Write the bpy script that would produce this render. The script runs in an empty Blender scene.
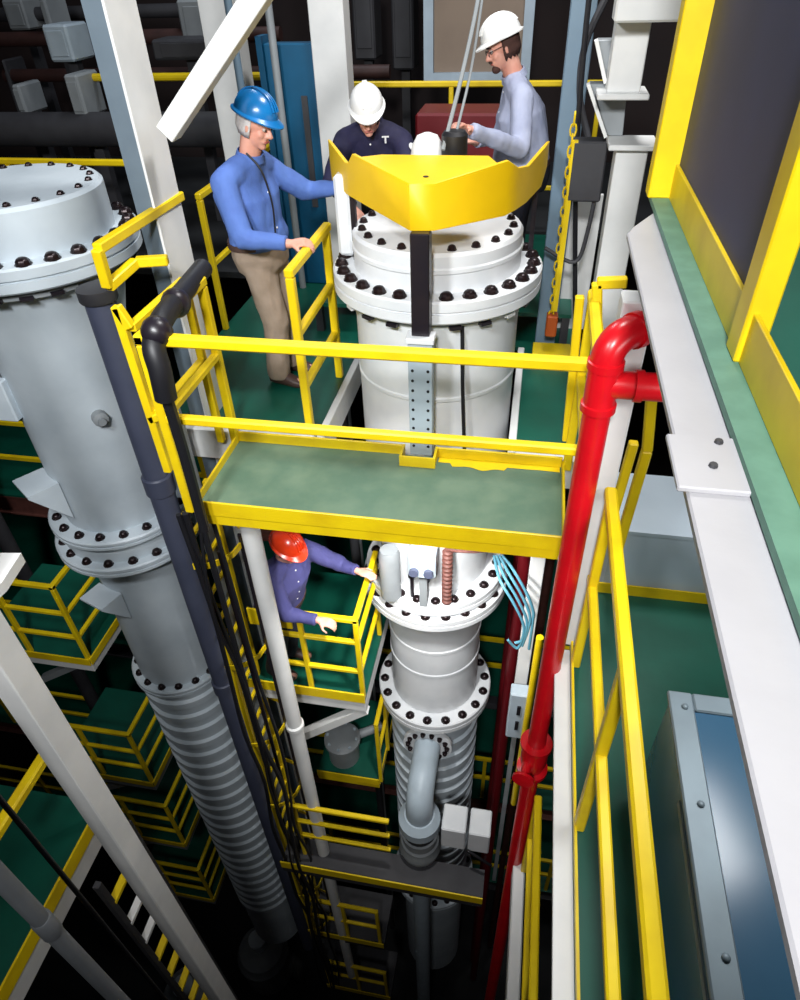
import bpy, bmesh, math, random
from mathutils import Vector as V, Matrix as M, noise
random.seed(7)
SC = bpy.context.scene
COL = SC.collection
PI = math.pi
# ------------------------------------------------------------------ camera
CAM = V((0, 0, 2.45)); FPX = 673.78
_d = V((31, 821, FPX)).normalized()
_y = V((160, -559, FPX)); _y = (_y - _d * _y.dot(_d)).normalized()
_z = -_d; _x = _y.cross(_z)
RW = M((_x, _y, _z))                      # camera (right, down, forward) -> world
cd = bpy.data.cameras.new('camera'); cam = bpy.data.objects.new('camera', cd); COL.objects.link(cam)
cd.sensor_width = 36; cd.lens = FPX / 1000 * 36; cd.clip_start = .05; cd.clip_end = 200
_r, _dn, _f = RW @ V((1, 0, 0)), RW @ V((0, 1, 0)), RW @ V((0, 0, 1))
m4 = M((_r, -_dn, -_f)).transposed().to_4x4(); m4.translation = CAM
cam.matrix_world = m4
SC.camera = cam
# ------------------------------------------------------------------ light
SC.view_settings.view_transform = 'Standard'; SC.view_settings.look = 'None'
SC.view_settings.gamma = 1; SC.view_settings.use_curve_mapping = False
SC.view_settings.exposure = 0.0
w = bpy.data.worlds.new('hall'); SC.world = w; w.use_nodes = True
w.node_tree.nodes['Background'].inputs[0].default_value = (.62, .72, .9, 1)
w.node_tree.nodes['Background'].inputs[1].default_value = .07

def lamp(name, kind, loc, target, energy, size=1.0, color=(1, 1, 1), spot=60, blend=.5):
    l = bpy.data.lights.new(name, kind); o = bpy.data.objects.new(name, l); COL.objects.link(o)
    o.location = loc; o.rotation_euler = (V(target) - V(loc)).to_track_quat('-Z', 'Y').to_euler()
    l.energy = energy; l.color = color
    if kind == 'AREA': l.size = size
    if kind == 'SPOT': l.spot_size = math.radians(spot); l.spot_blend = blend; l.shadow_soft_size = size
    return o
lamp('high_bay_lamp', 'AREA', (.5, 4.4, 5.6), (-.5, 4.1, .5), 190, .9, (1, .99, .98))
lamp('strobe_lamp', 'SPOT', (-1.6, -.1, 3.5), (-1.9, 3.8, 1.2), 650, .25, (.95, .98, 1), 95, 1.0)
lamp('strobe_lamp', 'SPOT', (-.1, -2.1, 4.5), (-.2, 3.4, .5), 1400, .3, (.98, .99, 1), 80, 1.0)
lamp('high_bay_lamp', 'AREA', (-2.5, 8.0, 6.0), (-1.5, 4.5, 0), 110, 1.2, (.85, .92, 1))
lamp('under_deck_fill', 'AREA', (1.0, 1.75, 1.38), (.95, 1.9, -.6), 17, .5, (.97, .99, 1))  # added fill without a fitting, brightens the cabinet, green deck and duct
lamp('work_lamp', 'SPOT', (-.55, 2.8, -.3), (-.6, 3.75, -2.0), 235, .08, (1, .99, .97), 115, .9)

# ------------------------------------------------------------------ helpers
def ray(px, py): return RW @ V((px - 400, py - 500, FPX))
def PZ(px, py, z): r = ray(px, py); return CAM + r * ((z - CAM.z) / r.z)
def PY(px, py, y): r = ray(px, py); return CAM + r * ((y - CAM.y) / r.y)
def PX(px, py, x): r = ray(px, py); return CAM + r * ((x - CAM.x) / r.x)

def lin(h):
    h = h.lstrip('#'); c = [int(h[i:i + 2], 16) / 255 for i in (0, 2, 4)]
    return tuple(((v / 12.92) if v <= .04045 else ((v + .055) / 1.055) ** 2.4) for v in c) + (1,)
def mat(name, c, rough=.5, metal=0, c2=None, scale=6, mix=.5, bump=.0, bscale=40, spec=.5, detail=4, lo=.4, hi=.7):
    m = bpy.data.materials.new(name); m.use_nodes = True; nt = m.node_tree; b = nt.nodes['Principled BSDF']
    b.inputs['Roughness'].default_value = rough; b.inputs['Metallic'].default_value = metal
    b.inputs['Specular IOR Level'].default_value = spec
    c = lin(c); b.inputs['Base Color'].default_value = c
    tc = nt.nodes.new('ShaderNodeTexCoord')
    n = nt.nodes.new('ShaderNodeTexNoise'); n.inputs['Scale'].default_value = scale; n.inputs['Detail'].default_value = detail
    nt.links.new(tc.outputs['Object'], n.inputs['Vector'])
    r = nt.nodes.new('ShaderNodeMapRange'); r.inputs[1].default_value = lo; r.inputs[2].default_value = hi
    r.inputs[3].default_value = 0; r.inputs[4].default_value = mix
    nt.links.new(n.outputs['Fac'], r.inputs[0])
    mx = nt.nodes.new('ShaderNodeMix'); mx.data_type = 'RGBA'
    mx.inputs['A'].default_value = c
    mx.inputs['B'].default_value = lin(c2) if c2 else tuple(v * .75 for v in c[:3]) + (1,)
    nt.links.new(r.outputs[0], mx.inputs['Factor']); nt.links.new(mx.outputs['Result'], b.inputs['Base Color'])
    if bump:
        n2 = nt.nodes.new('ShaderNodeTexNoise'); n2.inputs['Scale'].default_value = bscale
        nt.links.new(tc.outputs['Object'], n2.inputs['Vector'])
        bp = nt.nodes.new('ShaderNodeBump'); bp.inputs['Strength'].default_value = bump; bp.inputs['Distance'].default_value = .01
        nt.links.new(n2.outputs['Fac'], bp.inputs['Height']); nt.links.new(bp.outputs['Normal'], b.inputs['Normal'])
    return m
YEL = mat('yellow_paint', '#F0D010', .42, c2='#C9A012', scale=5, mix=.45)
YGUARD = mat('yellow_guard_paint', '#F5C80A', .45, c2='#E0B010', scale=4, mix=.4)
WHT = mat('white_steel_paint', '#E4E4E2', .5, c2='#C4C6C6', scale=3, mix=.5, bump=.05)
WHT2 = mat('light_grey_beam_paint', '#B2B1B5', .5, c2='#A3A2A7', scale=4, mix=.5, bump=.05)
VES = mat('vessel_white_paint', '#E6E8EA', .42, c2='#C9CED2', scale=3.5, mix=.5)
VES2 = mat('vessel_grey_paint', '#CBD5DC', .5, c2='#B0BCC5', scale=3, mix=.6)
GRYP = mat('grey_pipe_paint', '#AEBCC6', .45)
GRN = mat('green_deck_paint', '#075645', .45, c2='#054234', scale=3, mix=.6, bump=.05)
GRN2 = mat('worn_green_deck_paint', '#587460', .6, c2='#70866F', scale=5, mix=.8, bump=.08)
GRN3 = mat('pale_green_deck_edge', '#64907E', .6, c2='#557F6E', scale=14, mix=.7, lo=.35, hi=.6)
NAVY = mat('navy_sheet', '#3A3D60', .6, c2='#33354C', scale=3)
RED = mat('red_pipe_paint', '#D0101C', .3, c2='#A80C16', scale=6, mix=.5)
DRED = mat('dark_red_paint', '#6E0F18', .45)
CAB = mat('blue_cabinet_paint', '#3E6885', .22, c2='#325673', scale=2, mix=.6)
CABE = mat('cabinet_edge_metal', '#84949D', .5, .2)
BLK = mat('black_rubber', '#17171C', .5)
BLKM = mat('black_steel', '#1C1820', .35, c2='#2A2024')
BOLT = mat('dark_bolt_steel', '#1F1519', .3, .5, c2='#3A2A28', scale=12)
WEB = mat('grey_column_web_shade', '#66747F', .6, c2='#57646F')  # column front darkened in its colour to stand for the shaded face
DBRN = mat('dark_brown_pipe', '#3C221E', .6, c2='#2A1816', scale=8)
TEAL = mat('teal_paint', '#0B5478', .4, c2='#09425F', scale=3)
BGC = mat('blue_grey_column_paint', '#71889A', .5, c2='#62788A', scale=3)
DPIPE = mat('slate_pipe_paint', '#4A4F63', .45, c2='#3C4154', scale=4)
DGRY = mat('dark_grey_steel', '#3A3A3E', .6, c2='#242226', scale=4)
MGRY = mat('mid_grey_steel', '#8E9396', .5, c2='#6D7275', scale=4)
CONC = mat('dull_grey_pipe_paint', '#6A6E72', .6, c2='#5A5E62')
TANK = mat('pale_blue_grey_sheet', '#B9C7D2', .4, c2='#A4B3BF', scale=2)
WALL = mat('dark_brown_wall', '#2A1D1C', .8, c2='#1A1315', scale=.8, mix=.8)
FLR = mat('dark_concrete', '#26282A', .8, c2='#15171A', scale=1.5, mix=.8)
BEIGE = mat('beige_board', '#8A7868', .6, c2='#77665A', scale=2)
SKIN = mat('skin', '#DBA08C', .5, c2='#CC8672', scale=14, mix=.6)
LSH = mat('blue_cotton_shirt', '#5271B6', .8, c2='#4661A6', scale=9, mix=.6, bump=.15, bscale=60)
NSH = mat('navy_cotton_shirt', '#1E1C3E', .8, c2='#16152E', scale=9, mix=.6, bump=.15, bscale=60)
GSH = mat('grey_blue_shirt', '#A3A9C0', .8, c2='#8E95B0', scale=9, mix=.6, bump=.15, bscale=60)
VSH = mat('indigo_cotton_shirt', '#45457A', .8, c2='#3A3A6A', scale=9, mix=.6, bump=.15, bscale=60)
KHK = mat('khaki_cotton', '#9A8878', .8, c2='#83715F', scale=9, mix=.6, bump=.15, bscale=60)
DTR = mat('dark_trouser_cotton', '#232432', .8)
SHOE = mat('brown_leather', '#4A3630', .5)
HBLU = mat('blue_hard_hat_plastic', '#1672B4', .25, spec=.6)
HWHT = mat('white_hard_hat_plastic', '#F0F0EE', .3, spec=.6, c2='#E2E2E0')
HRED = mat('orange_red_hard_hat_plastic', '#F0401C', .25, spec=.6)
HAIRG = mat('white_hair', '#D8D2D0', .8, c2='#B0A8A6', scale=60)
HAIRB = mat('brown_hair', '#4A2E26', .8, c2='#34201C', scale=60)
HAIRR = mat('greying_red_hair', '#A87868', .8, c2='#8A5A4C', scale=60)
EYEW = mat('eye_white', '#B9ABA4', .4); EYED = mat('eye_iris', '#2A1E1A', .3); LIP = mat('lips', '#B4645A', .5)
CYAN = mat('cyan_hose_rubber', '#5590A4', .45)
BRN = mat('rust_brown_steel', '#6A4038', .6, c2='#4A2A26', scale=12)
WHTB = mat('white_button', '#F2F2F2', .5)
ORANGE = mat('orange_grip', '#C2581C', .5)

class MB:
    def __init__(s): s.v = []; s.f = []
    def add(s, vs, fs):
        o = len(s.v); s.v += [V(a) for a in vs]; s.f += [tuple(i + o for i in f) for f in fs]; return s
    def box(s, x0, x1, y0, y1, z0, z1):
        vs = [(x, y, z) for z in (z0, z1) for y in (y0, y1) for x in (x0, x1)]
        return s.add(vs, [(0, 2, 3, 1), (4, 5, 7, 6), (0, 1, 5, 4), (2, 6, 7, 3), (0, 4, 6, 2), (1, 3, 7, 5)])
    def bar(s, p0, p1, w, h=None, up=(0, 0, 1)):
        h = h or w; p0, p1 = V(p0), V(p1); d = (p1 - p0).normalized(); u = V(up)
        if abs(d.dot(u)) > .98: u = V((0, 1, 0))
        a = d.cross(u).normalized(); b = a.cross(d)
        vs = []
        for p in (p0, p1):
            for (i, j) in ((-1, -1), (1, -1), (1, 1), (-1, 1)): vs.append(p + a * (i * w / 2) + b * (j * h / 2))
        return s.add(vs, [(3, 2, 1, 0), (4, 5, 6, 7), (0, 1, 5, 4), (1, 2, 6, 5), (2, 3, 7, 6), (3, 0, 4, 7)])
    def cyl(s, p0, p1, r0, r1=None, n=16, cap=True):
        r1 = r0 if r1 is None else r1
        return s.tube([p0, p1], [r0, r1], n, cap)
    def tube(s, pts, r, n=10, cap=True):
        pts = [V(p) for p in pts]; k = len(pts); rs = r if isinstance(r, (list, tuple)) else [r] * k
        t0 = (pts[1] - pts[0]).normalized(); a = t0.orthogonal().normalized(); vs = []; pt = t0
        for i, p in enumerate(pts):
            t = ((pts[min(i + 1, k - 1)] - pts[max(i - 1, 0)])).normalized()
            a = (pt.rotation_difference(t) @ a); a = (a - t * a.dot(t)).normalized(); b = t.cross(a); pt = t
            for j in range(n):
                g = 2 * PI * j / n; vs.append(p + (a * math.cos(g) + b * math.sin(g)) * rs[i])
        fs = [(i * n + j, i * n + (j + 1) % n, (i + 1) * n + (j + 1) % n, (i + 1) * n + j) for i in range(k - 1) for j in range(n)]
        if cap: fs += [tuple(reversed(range(n))), tuple(range((k - 1) * n, k * n))]
        return s.add(vs, fs)
    def lathe(s, c, prof, n=48, axis=(0, 0, 1)):
        """prof: (radius, height) bottom to top, closed with caps"""
        c = V(c); ax = V(axis).normalized(); a = ax.orthogonal().normalized(); b = ax.cross(a); vs = []
        if abs(ax.z) > .99: a, b = V((1, 0, 0)), V((0, 1, 0)) * (1 if ax.z > 0 else -1)
        for (r, h) in prof:
            for j in range(n):
                g = 2 * PI * j / n; vs.append(c + ax * h + (a * math.cos(g) + b * math.sin(g)) * r)
        k = len(prof)
        fs = [(i * n + j, i * n + (j + 1) % n, (i + 1) * n + (j + 1) % n, (i + 1) * n + j) for i in range(k - 1) for j in range(n)]
        fs += [tuple(reversed(range(n))), tuple(range((k - 1) * n, k * n))]
        return s.add(vs, fs)
    def prism(s, poly, ext):
        n = len(poly); p = [V(a) for a in poly]; e = V(ext)
        return s.add(p + [a + e for a in p], [tuple(reversed(range(n))), tuple(range(n, 2 * n))] + [(i, (i + 1) % n, (i + 1) % n + n, i + n) for i in range(n)])
    def ball(s, c, r, n=14, m=9, rot=None):
        c = V(c); r = V(r) if isinstance(r, (tuple, list, V)) else V((r, r, r)); vs = []
        for i in range(1, m):
            t = PI * i / m
            for j in range(n):
                g = 2 * PI * j / n; q = V((r.x * math.sin(t) * math.cos(g), r.y * math.sin(t) * math.sin(g), -r.z * math.cos(t)))
                vs.append(q)
        vs += [V((0, 0, -r.z)), V((0, 0, r.z))]
        if rot: vs = [rot @ q for q in vs]
        vs = [c + q for q in vs]; k = (m - 1) * n
        fs = [(i * n + j, i * n + (j + 1) % n, (i + 1) * n + (j + 1) % n, (i + 1) * n + j) for i in range(m - 2) for j in range(n)]
        fs += [(k, (j + 1) % n, j) for j in range(n)] + [(k + 1, (m - 2) * n + j, (m - 2) * n + (j + 1) % n) for j in range(n)]
        return s.add(vs, fs)
    def cap(s, p0, p1, r0, r1, n=12):
        s.cyl(p0, p1, r0, r1, n); s.ball(p0, r0 * 1.0, n, 8); s.ball(p1, r1 * 1.0, n, 8); return s
    def mesh(s, name, off, smooth=True, bev=0):
        me = bpy.data.meshes.new(name); me.from_pydata([tuple(a - off) for a in s.v], [], s.f)
        bm = bmesh.new(); bm.from_mesh(me); bmesh.ops.recalc_face_normals(bm, faces=bm.faces)
        if bev:
            ed = [e for e in bm.edges if len(e.link_faces) == 2 and e.calc_face_angle(0) > .6]
            bmesh.ops.bevel(bm, geom=ed, offset=bev, segments=1, affect='EDGES', clamp_overlap=True)
        bm.to_mesh(me); bm.free()
        if smooth:
            for p in me.polygons: p.use_smooth = True
            me.set_sharp_from_angle(angle=.61)
        return me
    def build(s, name, m, parent=None, origin=None, smooth=True, bev=0):
        off = wloc(parent) if parent else V((0, 0, 0))
        if origin is None and not parent:
            xs = [a.x for a in s.v]; ys = [a.y for a in s.v]; zs = [a.z for a in s.v]
            origin = V(((min(xs) + max(xs)) / 2, (min(ys) + max(ys)) / 2, min(zs)))
        o0 = V(origin) if origin is not None else off
        me = s.mesh(name, o0, smooth, bev); me.materials.append(m)
        o = bpy.data.objects.new(name, me); COL.objects.link(o); o.location = o0 - off
        if parent: o.parent = parent
        return o
def wloc(o):
    l = V(o.location)
    while o.parent: o = o.parent; l += o.location
    return l
def tag(o, label, cat, group=None):
    o['label'] = label; o['category'] = cat
    if group: o['group'] = group
    return o
def thing(name, label, cat, loc, group=None):
    o = bpy.data.objects.new(name, None); COL.objects.link(o); o.location = loc; o.empty_display_size = .1
    return tag(o, label, cat, group)
def struct(o): o['kind'] = 'structure'; return o
def crom(pts, k=5):
    pts = [V(p) for p in pts]; out = []
    for i in range(len(pts) - 1):
        a, b, c, d = pts[max(i - 1, 0)], pts[i], pts[i + 1], pts[min(i + 2, len(pts) - 1)]
        for j in range(k):
            t = j / k
            out.append(.5 * ((2 * b) + (c - a) * t + (2 * a - 5 * b + 4 * c - d) * t * t + (3 * b - a - 3 * c + d) * t ** 3))
    return out + [pts[-1]]
def guardrail(label, pts, z, h=1.06, mids=(.56,), posts=None, toe=0, w=.05, m=None, group=None, toem=None, off=V((0, 0, 0))):
    """pts: (x, y) corners; posts: (x, y) feet"""
    m = m or YEL
    posts = pts if posts is None else posts
    g = thing('guardrail', label, 'railing', (pts[0][0], pts[0][1], z), group)
    def run(nm, zz, ww, hh):
        b = MB()
        for i_, (a, c) in enumerate(zip(pts, pts[1:])):
            zq = zz + .0012 * (i_ % 2); p0, p1 = V((a[0], a[1], zq)), V((c[0], c[1], zq)); d = (p1 - p0).normalized() * (ww / 2)
            b.bar(p0 - d, p1 + d, ww, hh)
        b.build(nm, m, g, bev=min(ww, hh) * .18)
    run('top_rail', z + h, w, w)
    for q in mids: run('mid_rail', z + q, w * .85, w * .85)
    for x, y in posts: MB().bar((x, y, z), (x, y, z + h - w / 2), w * .9).build('post', m, g, bev=.006)
    if toe: run('toe_plate', z + toe / 2, .012, toe)
    return g
def platform(label, x0, x1, y0, y1, z, deck=GRN, beam=WHT, bh=.2, toe=.1, toes='', name='platform'):
    g = thing(name, label, 'platform', ((x0 + x1) / 2, (y0 + y1) / 2, z - .03 - bh))
    MB().box(x0, x1, y0, y1, z - .03, z).build('deck_plate', deck, g)
    t = .06
    for n_, (a, b, c, d) in dict(f=(x0, x1, y0, y0 + t), b=(x0, x1, y1 - t, y1), l=(x0, x0 + t, y0 + t, y1 - t), r=(x1 - t, x1, y0 + t, y1 - t)).items():
        MB().box(a, b, c, d, z - .03 - bh, z - .0305).build('edge_beam', beam, g, bev=.004)
    e = .014
    for n_, (a, b, c, d) in dict(f=(x0, x1, y0 - e, y0), b=(x0, x1, y1, y1 + e), l=(x0 - e, x0, y0, y1), r=(x1, x1 + e, y0, y1)).items():
        if n_ in toes: MB().box(a, b, c, d, z - .05, z + toe).build('toe_plate', YEL, g, bev=.003)
    return g
_boltmesh = {}
def bolt_mesh(r, h, m):
    k = (r, h, m.name)
    if k not in _boltmesh:
        b = MB(); b.lathe((0, 0, 0), [(r * 1.15, 0), (r * 1.15, h * .15)], 10)
        b.lathe((0, 0, 0), [(r, h * .1), (r * .95, h * .55), (r * .7, h * .85), (r * .3, h)], 8)
        me = b.mesh('bolt', V((0, 0, 0)), True); me.materials.append(m); _boltmesh[k] = me
    return _boltmesh[k]
def bolts(parent, c, R, z, n, r=.036, h=.055, m=None, ph=0, rot=None, name='bolt'):
    off = wloc(parent)
    for i in range(n):
        a = 2 * PI * (i + ph) / n
        p = V((R * math.cos(a), R * math.sin(a), 0)); o = bpy.data.objects.new(name, bolt_mesh(r, h, m or BOLT)); COL.objects.link(o)
        if rot: p = rot @ p; o.rotation_euler = rot.to_euler()
        o.location = V((c[0], c[1], z)) + p - off; o.parent = parent

# ------------------------------------------------------------------ the hall
struct(MB().box(-9, 7, -4, 11, -13.2, -13).build('floor', FLR))
struct(MB().box(-9, 7, 11, 11.2, -13, 9).build('wall_back', WALL))
struct(MB().box(-9.2, -9, -4, 11.2, -13, 9).build('wall_left', WALL))
struct(MB().box(7, 7.2, -4, 11.2, -13, 9).build('wall_right', WALL))
struct(MB().box(-9, 7, -4.2, -4, -13, 9).build('wall_front_light_block', WALL))  # unseen wall behind the camera, added to block ambient light
# upper deck around the main vessel (a hole is left for it), seen behind the bridge
ud = thing('upper_deck', 'dark green painted upper deck around the main white vessel where men stand', 'deck', (-.9, 6, -.2))
for q in ((-2.5, -1.27, 3.5, 7.6), (-1.27, .45, 4.92, 7.6), (.02, .45, 3.5, 4.92)):
    MB().box(q[0], q[1], q[2], q[3], -.03, 0).build('deck_plate', GRN, ud)
MB().box(-2.5, -1.27, 3.42, 3.5, -.2, .03).build('edge_beam', WHT, ud, bev=.005)
MB().box(-1.27, -1.22, 3.5, 4.92, -.2, .0).build('edge_beam', WHT, ud, bev=.005)
MB().box(-.03, .02, 3.5, 4.92, -.2, .0).build('edge_beam', WHT, ud, bev=.005)
MB().box(.02, .45, 3.42, 3.5, -.2, .02).build('edge_beam', WHT, ud, bev=.005)
step = thing('step_platform', 'low dark step behind the white vessel under two workers', 'platform', (-.6, 5.4, 0))
MB().box(-1.7, .35, 5.0, 5.9, .22, .25).build('deck_plate', GRN, step)
for x in (-1.66, .31):
    for y in (5.04, 5.86): MB().box(x - .03, x + .03, y - .03, y + .03, 0, .22).build('leg', DGRY, step)

# ------------------------------------------------------------------ main vessel
VX, VY = -.576, 4.2
mv = thing('pressure_vessel', 'large white bolted pressure vessel in the centre with the yellow guard above it', 'vessel', (VX, VY, -9))
def shell(g, cx, cy, prof, m, name='shell', n=64): return MB().lathe((cx, cy, 0), prof, n).build(name, m, g)
def flange(g, cx, cy, R, z0, z1, nb, m, rb=None, r=.038, h=.04, ph=0, seam=True):
    b = .012; zm = (z0 + z1) / 2
    prof = [(R - b, z0), (R, z0 + b), (R, zm - .008), (R - .015, zm - .006), (R - .015, zm + .006), (R, zm + .008), (R, z1 - b), (R - b, z1)] if seam else [(R - b, z0), (R, z0 + b), (R, z1 - b), (R - b, z1)]
    f = MB().lathe((cx, cy, 0), prof, 64).build('flange', m, g)
    if nb: bolts(f, (cx, cy), rb or R - .06, z1, nb, r, h, ph=ph)
    return f
shell(mv, VX, VY, [(.44, -1.75), (.45, -1.5), (.53, -1.0), (.535, -.99), (.535, -.97), (.53, -.96), (.53, .2), (.537, .21), (.537, .23), (.53, .24), (.53, .6), (.56, .78)], VES)
flange(mv, VX, VY, .655, .78, .92, 28, VES, .6)
# the neck ring with little seal tabs below the flange
f = MB().lathe((VX, VY, 0), [(.57, .735), (.585, .745), (.585, .779)], 64).build('seal_ring', MGRY, mv)
for i in range(20):
    a = 2 * PI * i / 20; MB().bar((VX + .575 * math.cos(a), VY + .575 * math.sin(a), .74), (VX + .615 * math.cos(a), VY + .615 * math.sin(a), .74), .07, .02).build('clip', BLKM if i % 3 else WHT, f)
cov = MB().lathe((VX, VY, 0), [(.52, .92), (.52, 1.02), (.528, 1.03), (.528, 1.05), (.52, 1.06), (.52, 1.12), (.505, 1.14), (.1, 1.14)], 64).build('top_cover', VES, mv)
bolts(cov, (VX, VY), .46, 1.14, 20, .024, .03)
# middle of the vessel, under the bridge
flange(mv, VX, VY, .60, -1.78, -1.66, 22, VES, .53, .036, .035)
flange(mv, VX, VY, .635, -1.93, -1.80, 22, VES, .585, .036, .035, ph=.5)
shell(mv, VX, VY, [(.43, -3.4), (.43, -2.84), (.438, -2.83), (.438, -2.8), (.43, -2.79), (.43, -2.5), (.438, -2.49), (.438, -2.46), (.43, -2.45), (.45, -2.1), (.54, -1.94)], VES)
flange(mv, VX, VY, .575, -3.55, -3.41, 18, VES, .515, .04, .04, ph=.5)
pr = [(.44, -11)]; z = -7.9
while z < -3.62: pr += [(.44, z), (.47, z + .02), (.47, z + .1), (.44, z + .12)]; z += .24
shell(mv, VX, VY, pr + [(.44, -3.56)], VES2, 'ribbed_shell')
flange(mv, VX, VY, .57, -8.1, -7.97, 18, VES2, .5)
# instruments bolted on the middle flange
MB().lathe((-.87, 3.69, 0), [(.085, -1.655), (.085, -1.2), (.07, -1.15)], 20).build('instrument_can', MGRY, mv)
bx = MB().box(-.69, -.48, 3.5, 3.66, -1.24, -.98).build('instrument_box', GRYP, mv, bev=.02)
MB().box(-.62, -.56, 3.6, 3.64, -1.655, -1.24).build('box_bracket', MGRY, mv)
for dx in (-.64, -.53): MB().lathe((dx, 3.5, -1.16), [(.036, 0), (.036, .03)], 14, (0, -1, 0)).build('port_cap', DPIPE, bx)
sp = MB()
for k in range(13): sp.lathe((-.41, 3.67, -1.65 + k * .045), [(.03, 0), (.042, .012), (.042, .026), (.03, .04)], 14)
sp.build('spring_valve', BRN, mv)
MB().tube(crom([(-.41, 3.67, -1.07), (-.3, 3.62, -1.02), (-.15, 3.68, -1.05), (-.02, 3.9, -1.15)], 6), .012, 8).build('feed_line', BRN, mv)
for (dx, dy) in ((-.12, -.5), (.0, -.53)): MB().lathe((VX + dx, VY + dy, -1.655), [(.016, 0), (.016, .22), (.03, .225), (.03, .25)], 10).build('stud', BLKM, mv)
MB().cap((VX - .42, VY - .36, -2.02), (VX - .36, VY - .3, -1.98), .04, .03).build('side_lug', VES, mv)
# nozzle, elbow and valve low on the front of the vessel
nz = MB().lathe((VX, 3.735, -3.86), [(.25, 0), (.25, .05)], 32, (0, -1, 0)).build('nozzle_flange', VES, mv)
bolts(nz, (VX, 3.685), .2, -3.86, 14, .024, .04, rot=M.Rotation(PI / 2, 3, 'X'))
ctr = []
for k in range(9):
    a = k / 8 * PI / 2; ctr.append((VX, 3.36 - .22 * math.sin(a), -3.86 - .22 + .22 * math.cos(a)))
MB().tube([(VX, 3.68, -3.86)] + ctr + [(VX, 3.14, -4.25)], .135, 24).build('elbow_pipe', GRYP, mv)
MB().lathe((VX, 3.14, 0), [(.2, -4.4), (.21, -4.39), (.21, -4.27), (.2, -4.26), (.15, -4.2)], 32).build('collar', GRYP, mv)
MB().lathe((VX, 3.14, 0), [(.17, -4.55), (.17, -4.41)], 24).build('gasket', BLK, mv)
MB().lathe((VX, 3.14, 0), [(.12, -5.1), (.2, -4.95), (.22, -4.85), (.2, -4.8), (.2, -4.72), (.18, -4.7), (.19, -4.56)], 32).build('valve_body', MGRY, mv)
MB().lathe((VX, 3.14, 0), [(.1, -12.9), (.1, -5.1)], 16).build('drain_pipe', GRYP, mv)
for k, x in enumerate((VX + .26, VX + .5)):
    MB().box(x - .03 * (k == 0), x + .21, 3.05, 3.32, -4.62, -4.25).build('actuator_box', VES, mv, bev=.012)
MB().tube([(VX + .5, 3.02, -4.55), (VX + .62, 2.99, -4.6), (VX + .75, 3.0, -4.75)], .015, 8).build('actuator_cable', BLK, mv)
# stray wiring on the shell
MB().tube(crom([(VX + .22, VY - .50, .72), (VX + .24, VY - .545, .3), (VX + .27, VY - .55, -.2), (VX + .3, VY - .5, -.6)], 5), .012, 8).build('signal_cable', BLK, mv)

# support channel, black square post and the yellow guard bracket on it
gd = thing('guard_bracket', 'bright yellow bent steel guard on a black post in front of the main white vessel', 'guard', (VX + .015, 3.43, -.02))
gx = VX + .015
ch = MB(); ch.box(gx - .07, gx + .07, 3.405, 3.42, -.02, .74); ch.box(gx - .07, gx - .055, 3.42, 3.48, -.02, .74); ch.box(gx + .055, gx + .07, 3.42, 3.48, -.02, .74)
chan = ch.build('channel', MGRY if 0 else GRYP, gd, bev=.003)
for sx in (-.045, .045):
    for k in range(9): MB().lathe((gx + sx, 3.405, .05 + k * .065), [(.009, 0), (.009, .004)], 8, (0, -1, 0)).build('hole', BLK, chan)
MB().box(gx - .08, gx + .08, 3.39, 3.5, .74, .775).build('collar', VES, gd, bev=.004)
MB().box(gx - .05, gx + .05, 3.425, 3.525, .62, 1.33).build('post', BLKM, gd, bev=.006)
gpl = [((330, 164), .15), ((332, 180), .22), ((347, 194.5), .175), ((350, 196.5), .18), ((355, 199.5), .24), ((410, 231), .225), ((434, 231), .225), ((505, 216), .27), ((516, 210), .21), ((526, 203), .19), ((541, 187), .21), ((547, 167), .15)]
pl = [(PZ(*q, 1.33), h) for q, h in gpl]
def lerp(a, b, t): return a + (b - a) * t
gb = MB(); T = .022; cen = V((VX, VY + .2, 1.33)); vs = []; fs = []
for (p, h) in pl:
    n_ = (p - cen); n_.z = 0; n_.normalize()
    for (q, zz) in ((p, 1.33), (p - n_ * T, 1.33), (p - n_ * T, 1.33 + h), (p, 1.33 + h)): vs.append((q.x, q.y, zz))
k = len(pl)
for i in range(k - 1):
    for j in range(4): fs.append((i * 4 + j, i * 4 + (j + 1) % 4, i * 4 + 4 + (j + 1) % 4, i * 4 + 4 + j))
fs += [(3, 2, 1, 0), (k * 4 - 4, k * 4 - 3, k * 4 - 2, k * 4 - 1)]
gb.add(vs, fs).build('guard_plate', YGUARD, gd, bev=.002)
tp = [pl[4][0], pl[5][0], pl[6][0], pl[7][0]]
poly = [lerp(q, cen, .02) for q in tp] + [V((VX + .3, 4.08, 1.33)), V((VX - .3, 4.08, 1.33))]
tpl = MB().prism([(q.x, q.y, 1.535) for q in poly], (0, 0, .015)).build('top_plate', YGUARD, gd, bev=.002)
MB().lathe((VX + .02, 3.62, 1.551), [(.014, 0), (.014, .003)], 10).build('hole', BLK, tpl)

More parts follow.
